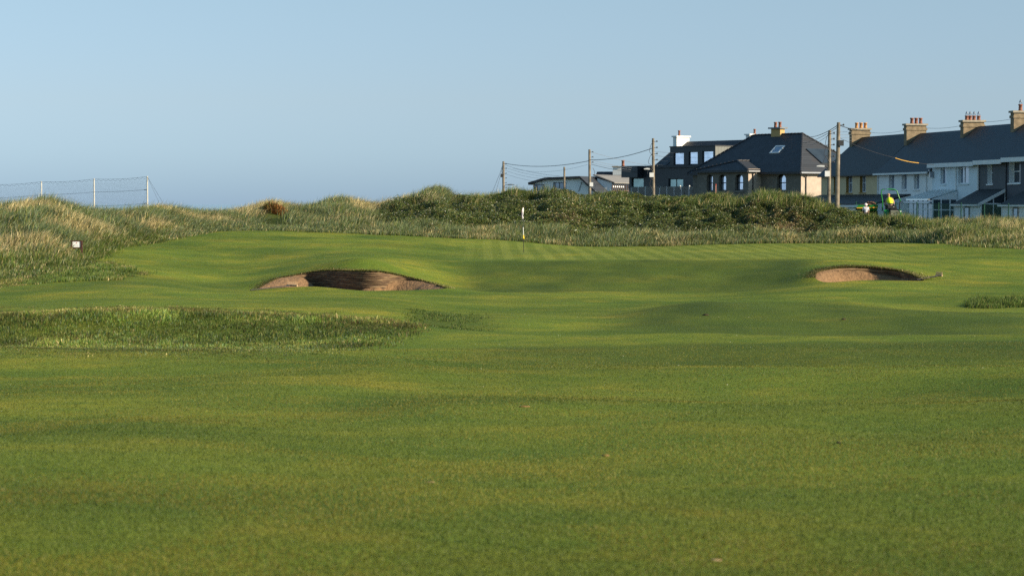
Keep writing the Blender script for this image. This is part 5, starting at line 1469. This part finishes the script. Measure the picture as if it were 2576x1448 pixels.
for j in range(ny + 1):
    for i in range(nx + 1):
        a_, b2 = i/nx, j/ny
        x_ = tx(2163) + (tx(2207) - tx(2163))*a_; y_ = -.08 + 1.45*b2
        prof_ = np.interp(a_, [0, .15, .35, .55, .75, .92, 1], [0, .22, .5, .95, 1.0, .8, 0])*math.sin(math.pi*min(1, max(0, b2)))**.6
        vs.append((x_, y_, zt_ - .03 + prof_*(tzz(505.5) - zt_) + random.uniform(-.02, .02)*(prof_ > .1)))
for j in range(ny):
    for i in range(nx): fs.append((j*(nx+1)+i, j*(nx+1)+i+1, (j+1)*(nx+1)+i+1, (j+1)*(nx+1)+i))
hp.add([(p[0], p[1], p[2]) for p in vs], fs)
so_ = hp.build('soil_heap', pm('brown_soil', (.13, .060, .032), .95, .4, 9, .9, 30))
so_.location = (tc.x, ty, tz); tag(so_, 'heap of brown soil filling the green trailer', 'soil heap')

# green mesh fence
f0_, f1_ = at(2153.5, 507.7, 153.5), at(2600, 513.5, 133.5)
gf = thing('mesh_fence', 'thin green mesh fence with slim posts before the terraced houses', 'fence', (f0_.x, f0_.y, EYE - 1.9))
M_FG = pm('fence_green', (.012, .060, .040), .5); o_ = Vector(gf.location)
A, B = f0_ - o_, f1_ - o_
n_ = 8
for i in range(n_ + 1):
    p = A.lerp(B, i/n_); MB().tube([(p.x, p.y, p.z - 1.9), (p.x, p.y, p.z + .03)], .035, 7).build('post', M_FG, gf)
rl = MB().tube([A + Vector((0, 0, -.05)), B + Vector((0, 0, -.05))], .013, 5, False).tube([A + Vector((0, 0, -.9)), B + Vector((0, 0, -.9))], .01, 5, False)
rl.build('rail', M_FG, gf)
ms = MB()
for i in range(260):
    p = A.lerp(B, i/260); ms.tube([(p.x, p.y, p.z - 1.8), (p.x, p.y, p.z - .05)], .0028, 3, False)
for j in range(20): ms.tube([A + Vector((0, 0, -.1 - .085*j)), B + Vector((0, 0, -.1 - .085*j))], .0028, 3, False)
ms.build('mesh', M_FG, gf)

# people: one skinned body each
def skinned(name, joints, edges, mat, parent=None, sub=1):
    me = bpy.data.meshes.new(name); names = list(joints)
    me.from_pydata([joints[k][:3] for k in names], [(names.index(a), names.index(b_)) for a, b_ in edges], []); me.update()
    o = bpy.data.objects.new(name, me); COL.objects.link(o)
    sk_ = o.modifiers.new('skin', 'SKIN'); sk_.use_smooth_shade = True
    for i, k in enumerate(names):
        r_ = joints[k][3]; me.skin_vertices[0].data[i].radius = (r_, joints[k][4] if len(joints[k]) > 4 else r_)
        me.skin_vertices[0].data[i].use_root = (i == 0)
    sb = o.modifiers.new('sub', 'SUBSURF'); sb.levels = sub; sb.render_levels = sub
    dg = bpy.context.evaluated_depsgraph_get()
    nm = bpy.data.meshes.new_from_object(o.evaluated_get(dg)); o.modifiers.clear(); o.data = nm
    nm.materials.clear(); nm.materials.append(mat)
    if parent: o.parent = parent
    return o
def hand(mb, w, d, right=1):
    """five bent fingers closing from the palm at w towards d"""
    w = Vector(w); d = Vector(d).normalized(); sd_ = d.cross(Vector((0, 0, 1))).normalized()*right
    for i, ln in enumerate((.07, .08, .075, .06)):
        p = w + d*.045 + sd_*(.03 - .02*i)
        mb.tube([p, p + d*ln*.5 + Vector((0, 0, -.008)), p + d*ln*.85 + Vector((0, 0, -.035))], [.0095, .009, .007], 6)
    p = w + sd_*.035 + d*.01; mb.tube([p, p + sd_*.03 + d*.03, p + sd_*.025 + d*.055], [.011, .010, .008], 6)
M_SKIN = pm('skin', (.50, .28, .20), .6, .08, 8); M_HIVIS = pm('hi_vis_cloth', (.72, .80, .03), .7, .08, 10); M_TROU = pm('dark_trousers', (.020, .019, .020), .8); M_CAPM = pm('tan_cap', (.33, .20, .13), .8)
M_SHOE = pm('pale_shoe', (.72, .71, .70), .6); M_NAVY = pm('navy_band', (.02, .05, .09), .7); M_SHIRT = pm('pale_grey_shirt', (.56, .56, .60), .85, .1, 8); M_PCAP = pm('pale_cap', (.72, .60, .58), .8)
# driver, leaning over the wheel, seen from behind
sz = mzz(522)
hx_ = mx(2240)
dr = {'pelvis': (hx_ + .04, .10, sz + .08, .135, .12), 'waist': (hx_ + .02, .12, sz + .26, .15, .12), 'chest': (hx_ - .01, .20, sz + .46, .17, .12), 'neckb': (hx_ - .05, .28, sz + .60, .075), 'neck': (hx_ - .06, .31, sz + .66, .05), 'head': (hx_ - .075, .34, sz + .74, .085, .092), 'crown': (hx_ - .075, .35, sz + .82, .07),
      'shL': (hx_ - .19, .24, sz + .53, .068), 'elL': (hx_ - .25, .30, sz + .26, .045), 'wrL': (hx_ - .25, .46, sz + .12, .032), 'paL': (hx_ - .23, .53, sz + .12, .036),
      'shR': (hx_ + .16, .24, sz + .52, .068), 'elR': (hx_ + .27, .30, sz + .24, .045), 'wrR': (hx_ + .14, .48, sz + .14, .032), 'paR': (hx_ + .08, .54, sz + .15, .036),
      'hipL': (hx_ - .08, .14, sz + .06, .10), 'knL': (hx_ - .16, .56, sz + .10, .07), 'anL': (hx_ - .16, .66, sz - .32, .045), 'ftL': (hx_ - .16, .84, sz - .38, .045),
      'hipR': (hx_ + .15, .14, sz + .06, .10), 'knR': (hx_ + .24, .54, sz + .10, .07), 'anR': (hx_ + .24, .62, sz - .32, .045), 'ftR': (hx_ + .24, .80, sz - .38, .045)}
ed = [('pelvis', 'waist'), ('waist', 'chest'), ('chest', 'neckb'), ('neckb', 'neck'), ('neck', 'head'), ('head', 'crown'), ('chest', 'shL'), ('shL', 'elL'), ('elL', 'wrL'), ('wrL', 'paL'), ('chest', 'shR'), ('shR', 'elR'), ('elR', 'wrR'), ('wrR', 'paR'),
      ('pelvis', 'hipL'), ('hipL', 'knL'), ('knL', 'anL'), ('anL', 'ftL'), ('pelvis', 'hipR'), ('hipR', 'knR'), ('knR', 'anR'), ('anR', 'ftR')]
proot = thing('person', 'person in a yellow hi-vis vest and cap driving the green mower', 'person', (mc.x, MY, mz))
bd = skinned('body', dr, ed, M_SKIN, proot)
def addto(o, mb):
    """merge extra faces into the body mesh"""
    me = o.data; v0 = [tuple(v.co) for v in me.vertices]; f0 = [tuple(p.vertices) for p in me.polygons]
    n_ = len(v0); nm = bpy.data.meshes.new(o.name)
    nm.from_pydata(v0 + mb.v, [], f0 + [tuple(n_ + i for i in f) for f in mb.f]); nm.update()
    nm.polygons.foreach_set('use_smooth', [True]*len(nm.polygons))
    for mm in me.materials: nm.materials.append(mm)
    o.data = nm
def facemb(h, fwd, r_):
    """nose, ears, brow of a head centred at h looking along fwd"""
    mb = MB(); h = Vector(h); fwd = Vector(fwd).normalized(); sd_ = fwd.cross(Vector((0, 0, 1))).normalized()
    mb.ball(tuple(h + fwd*r_*1.02 - Vector((0, 0, .01))), .016, 8, 6, (1, 1, 1.5))
    for s_ in (-1, 1): mb.ball(tuple(h + sd_*s_*r_*.98), .022, 8, 6, (.5, .8, 1.4))
    return mb
ex = MB(); hand(ex, dr['paL'][:3], (.1, .9, -.1), 1); hand(ex, dr['paR'][:3], (-.1, .9, -.1), -1)
fm = facemb(dr['head'][:3], (-.35, .9, 0), .085); ex.add(fm.v, fm.f); addto(bd, ex)
def grown(j, keys, by):
    return {k: (*j[k][:3], *(r_ + by for r_ in j[k][3:])) for k in keys}
vk = ['pelvis', 'waist', 'chest', 'neckb', 'shL', 'shR']
vj = grown(dr, vk, .032); vj['pelvis'] = (hx_ + .04, .10, sz + .14, .15, .135); vj['neckb'] = (*dr['neckb'][:3], .088)
vest = skinned('hi_vis_vest', vj, [('pelvis', 'waist'), ('waist', 'chest'), ('chest', 'neckb'), ('chest', 'shL'), ('chest', 'shR')], M_HIVIS, proot)
MB().lathe((hx_ + .035, .125, sz + .235), [(.168, -.025), (.17, 0), (.168, .025)], 20).build('reflective_band', M_NAVY, vest, True)
tj = grown(dr, ['pelvis', 'hipL', 'knL', 'anL', 'hipR', 'knR', 'anR'], .018); tj['pelvis'] = (hx_ + .04, .10, sz + .06, .155, .14)
skinned('trousers', tj, [('pelvis', 'hipL'), ('hipL', 'knL'), ('knL', 'anL'), ('pelvis', 'hipR'), ('hipR', 'knR'), ('knR', 'anR')], M_TROU, proot)
hc = Vector(dr['head'][:3])
MB().ball(tuple(hc + Vector((0, .01, .035))), .108, 12, 8, (1, 1.05, .85)).build('cap', M_CAPM, proot, True)
MB().ball(dr['ftR'][:3], .07, 8, 6, (.8, 1.6, .7)).build('shoe', M_SHOE, proot, True); MB().ball(dr['ftL'][:3], .07, 8, 6, (.8, 1.6, .7)).build('shoe', M_SHOE, proot, True)
# bag and bottle on the mower beside the driver
bg_ = MB().ball((mx(2247.5), -.06, mzz(520.5)), .085, 9, 6, (1, .8, .7)); bg_.ball((mx(2251), -.04, mzz(522)), .05, 8, 6)
bo = bg_.build('white_cloth', M_SHOE); bo.location = (mc.x, MY, mz); tag(bo, 'crumpled white cloth lying on the mower beside the driver', 'cloth')
# second person standing behind the brambles
P2Y = 143.5; pc = at(2178, 513.5, P2Y); pz_ = gz(pc.x, P2Y)
H = zat(512.8, P2Y) - pz_; kH = H/1.72
def sc_(d_): return {k: (v[0]*kH, v[1]*kH, v[2]*kH, *(q*kH for q in v[3:])) for k, v in d_.items()}
st_ = sc_({'pelvis': (0, 0, .92, .14, .11), 'waist': (0, .0, 1.10, .13, .10), 'chest': (.01, .01, 1.32, .155, .11), 'neckb': (.01, .02, 1.45, .07), 'neck': (.01, .02, 1.50, .05), 'head': (.0, .04, 1.60, .085, .095), 'crown': (0, .03, 1.68, .065),
     'shL': (-.19, .01, 1.39, .062), 'elL': (-.25, .03, 1.12, .043), 'wrL': (-.24, .14, .90, .03), 'paL': (-.24, .18, .83, .036), 'shR': (.20, .01, 1.39, .062), 'elR': (.26, .03, 1.12, .043), 'wrR': (.24, .14, .90, .03), 'paR': (.24, .18, .83, .036),
     'hipL': (-.10, 0, .88, .09), 'knL': (-.11, .02, .48, .06), 'anL': (-.11, 0, .09, .042), 'ftL': (-.12, .14, .04, .04), 'hipR': (.10, 0, .88, .09), 'knR': (.11, .02, .48, .06), 'anR': (.11, 0, .09, .042), 'ftR': (.12, .14, .04, .04)})
qroot = thing('person', 'person in a pale shirt and light cap behind the brambles beside the trailer', 'person', (pc.x, P2Y, pz_))
b2 = skinned('body', st_, ed, M_SKIN, qroot)
ex = MB(); hand(ex, st_['paL'][:3], (0, .3, -1), 1); hand(ex, st_['paR'][:3], (0, .3, -1), -1); fm = facemb(st_['head'][:3], (-.4, .9, 0), .085); ex.add(fm.v, fm.f); addto(b2, ex)
sj = grown(st_, ['pelvis', 'waist', 'chest', 'neckb', 'shL', 'elL', 'shR', 'elR'], .02)
skinned('shirt', sj, [('pelvis', 'waist'), ('waist', 'chest'), ('chest', 'neckb'), ('chest', 'shL'), ('shL', 'elL'), ('chest', 'shR'), ('shR', 'elR')], M_SHIRT, qroot)
tj = grown(st_, ['pelvis', 'hipL', 'knL', 'anL', 'hipR', 'knR', 'anR'], .018)
skinned('trousers', tj, [('pelvis', 'hipL'), ('hipL', 'knL'), ('knL', 'anL'), ('pelvis', 'hipR'), ('hipR', 'knR'), ('knR', 'anR')], M_TROU, qroot)
hc = Vector(st_['head'][:3])
MB().ball(tuple(hc + Vector((0, -.005, .035))), .108, 12, 8, (1, 1.05, .85)).build('cap', M_PCAP, qroot, True)

# ------------------------------------------------------------------ shrubs and small things
def spiky(name, label, cat, u, v, Y, rx, ry, rz, n, cols, lmax, w=.03):
    c_ = at(u, v, Y); zg = gz(c_.x, Y)
    d_ = rng.normal(0, 1, (n, 3)); d_ /= np.linalg.norm(d_, axis=1, keepdims=True); d_[:, 2] = np.abs(d_[:, 2])
    rr = rng.uniform(.15, .9, n)**.7
    px, py, pz_ = d_[:, 0]*rx*rr, d_[:, 1]*ry*rr, d_[:, 2]*rz*rr
    gz_ = grid_eval(c_.x + px, Y + py) - zg
    h_ = rng.uniform(.4, 1, n)*lmax
    v_, f_, cc = blades(px, py, gz_ + pz_*.8, h_, np.full(n, w), d_[:, 0]*.9 + rng.normal(0, .25, n), d_[:, 1]*.9 + rng.normal(0, .25, n), cols(n, d_), .3)
    o = raw_mesh(name, v_, f_, False, M_BLADE, cc); o.location = (c_.x, Y, zg)
    return tag(o, label, cat)
spiky('gorse_bush', 'brown tipped spiky bush on the left dune ridge', 'bush', 690, 543, 148.5, .95, .8, .75, 2400,
      lambda n, d_: np.where(((d_[:, 0] > rng.normal(.0, .35, n)) | (rng.uniform(0, 1, n) < .25))[:, None], pal(['brown', 'straw'], [.85, .15], n)*np.array([1.25, .85, .6]), pal(['dark', 'lush', 'brown'], [.45, .3, .25], n)), .34, .035)
spiky('dark_shrub', 'dark leafy shrub before the slated porch of the charcoal house', 'shrub', 2433, 542, 138.6, .55, .4, .55, 700, lambda n, d_: pal(['dark', 'lush'], [.85, .15], n)*.7, .22, .05)
spiky('dry_shrub', 'dry reddish shrub beside the fence before the glass-roofed lean-to', 'shrub', 2335, 545, 141.5, .55, .4, .45, 700, lambda n, d_: pal(['brown', 'olive', 'mid', 'straw'], [.4, .25, .25, .1], n), .3, .03)
spiky('dry_shrub', 'dry tangled shrub at the foot of the tallest pole', 'shrub', 2093, 510, 149.5, .75, .5, .55, 700, lambda n, d_: pal(['brown', 'olive', 'mid'], [.4, .3, .3], n), .28, .03)
def lump(label, u, v, mat, sx, sy, sz, name='turf_divot', cat='divot', group='loose divots and leaves on the fairway', lift=.3):
    c_ = hit(u, v); m_ = MB(); nu, nv = 10, 6; r_ = random.Random(int(u*7 + v))
    vs = []; fs = []
    for j in range(nv + 1):
        th_ = math.pi*j/nv
        for i in range(nu):
            ph = 2*math.pi*i/nu; k_ = r_.uniform(.65, 1.2)
            vs.append((sx*math.sin(th_)*math.cos(ph)*k_, sy*math.sin(th_)*math.sin(ph)*k_, sz*math.cos(th_)*k_ + sz*lift))
    for j in range(nv):
        for i in range(nu): fs.append((j*nu+i, j*nu+(i+1) % nu, (j+1)*nu+(i+1) % nu, (j+1)*nu+i))
    m_.add(vs, fs); o = m_.build(name, mat, None, True); o.location = c_
    return tag(o, label, cat, group)
M_DIV = pm('dark_divot', (.035, .026, .014), .9, .3, 20); M_DIVP = pm('pale_leaf', (.30, .21, .12), .8, .2, 20); M_DIVB = pm('brown_leaf', (.20, .11, .045), .8, .2, 20)
lump('dark divot on the mound face right of the pale rough', 1775, 793, M_DIV, .085, .05, .03)
lump('dark divot on the mound face below the right bunker', 2122, 804, M_DIV, .055, .05, .03)
lump('small black divot on the near fairway at the right', 2110, 1115, M_DIV, .022, .02, .012)
lump('brown leaf on the middle of the near fairway', 1523, 1147, M_DIVB, .03, .025, .010, 'dead_leaf', 'leaf')
lump('pale curled leaf on the near fairway left of the centre', 1083, 1213, M_DIVP, .030, .014, .005, 'dead_leaf', 'leaf')
lump('nearest pale leaf at the bottom of the picture', 1800, 1410, M_DIVP, .030, .013, .005, 'dead_leaf', 'leaf')
lump('faint brown leaf on the fairway below the hollow', 1318, 1023, M_DIVB, .06, .03, .010, 'dead_leaf', 'leaf')
lump('white bundle lying in the grass before the glass-roofed lean-to', 2360, 548.5, M_SHOE, .30, .18, .09, 'white_sack', 'sack', None)
# ------------------------------------------------------------------ camera, light, sky
cam = bpy.data.cameras.new('camera'); cam.lens = 36 * FP / 2576; cam.sensor_width = 36; cam.sensor_fit = 'HORIZONTAL'
cam.clip_start = 0.5; cam.clip_end = 200000
cam.dof.use_dof = True; cam.dof.focus_distance = 112; cam.dof.aperture_fstop = 4.5
co_ = bpy.data.objects.new('camera', cam); COL.objects.link(co_)
co_.location = (0, 0, EYE); co_.rotation_euler = (math.pi/2 - PITCH, 0, 0)
scene.camera = co_
SUN_EL, SUN_AZ = R(22), R(-24)      # height above the horizon; angle beyond due right of the view
sd = Vector((math.cos(SUN_EL)*math.cos(SUN_AZ), math.cos(SUN_EL)*math.sin(SUN_AZ), math.sin(SUN_EL)))
sl = bpy.data.lights.new('sun', 'SUN'); sl.energy = 5.0; sl.angle = R(0.5); sl.color = (1.0, .86, .64)
so = bpy.data.objects.new('sun', sl); COL.objects.link(so); so.rotation_euler = sd.to_track_quat('Z', 'Y').to_euler()
w = bpy.data.worlds.new('World'); scene.world = w; w.use_nodes = True
nt = w.node_tree; bg = nt.nodes['Background']
sky = N(nt, 'ShaderNodeTexSky', sky_type='NISHITA'); sky.sun_disc = False
sky.sun_elevation = SUN_EL; sky.sun_rotation = math.pi/2 - SUN_AZ
sky.air_density = 1.0; sky.dust_density = 0.2; sky.ozone_density = 2.0
# sky_tint: a cool sea haze low over the horizon, upper sky brightened as added fill
tc = N(nt, 'ShaderNodeTexCoord'); sx = N(nt, 'ShaderNodeSeparateXYZ'); nt.links.new(tc.outputs['Generated'], sx.inputs[0])
K = 1.25; LIFT = 1.13
rc = ramp(nt, sx.outputs[2], [(p, tuple(q/K for q in c)) for p, c in ((0.0, (.365, .575, 1.16)), (.007, (.395, .60, 1.14)), (.0217, (.475, .65, 1.10)), (.0433, (.568, .674, .979)), (.0633, (.625, .708, .94)), (.083, (.684, .742, .903)), (.30, (1.05, 1.25, 1.15)))])
vm = N(nt, 'ShaderNodeVectorMath', operation='MULTIPLY'); nt.links.new(sky.outputs[0], vm.inputs[0]); nt.links.new(rc, vm.inputs[1])
vs_ = N(nt, 'ShaderNodeVectorMath', operation='SCALE'); nt.links.new(vm.outputs[0], vs_.inputs[0]); vs_.inputs['Scale'].default_value = K * LIFT
nt.links.new(vs_.outputs[0], bg.inputs['Color']); bg.inputs['Strength'].default_value = 0.07
scene.view_settings.view_transform = 'Standard'; scene.view_settings.look = 'None'
scene.view_settings.exposure = 0.84; scene.view_settings.gamma = 1
scene.render.engine = 'CYCLES'
scene.cycles.max_bounces = 6; scene.cycles.transparent_max_bounces = 12
scene.cycles.use_denoising = False
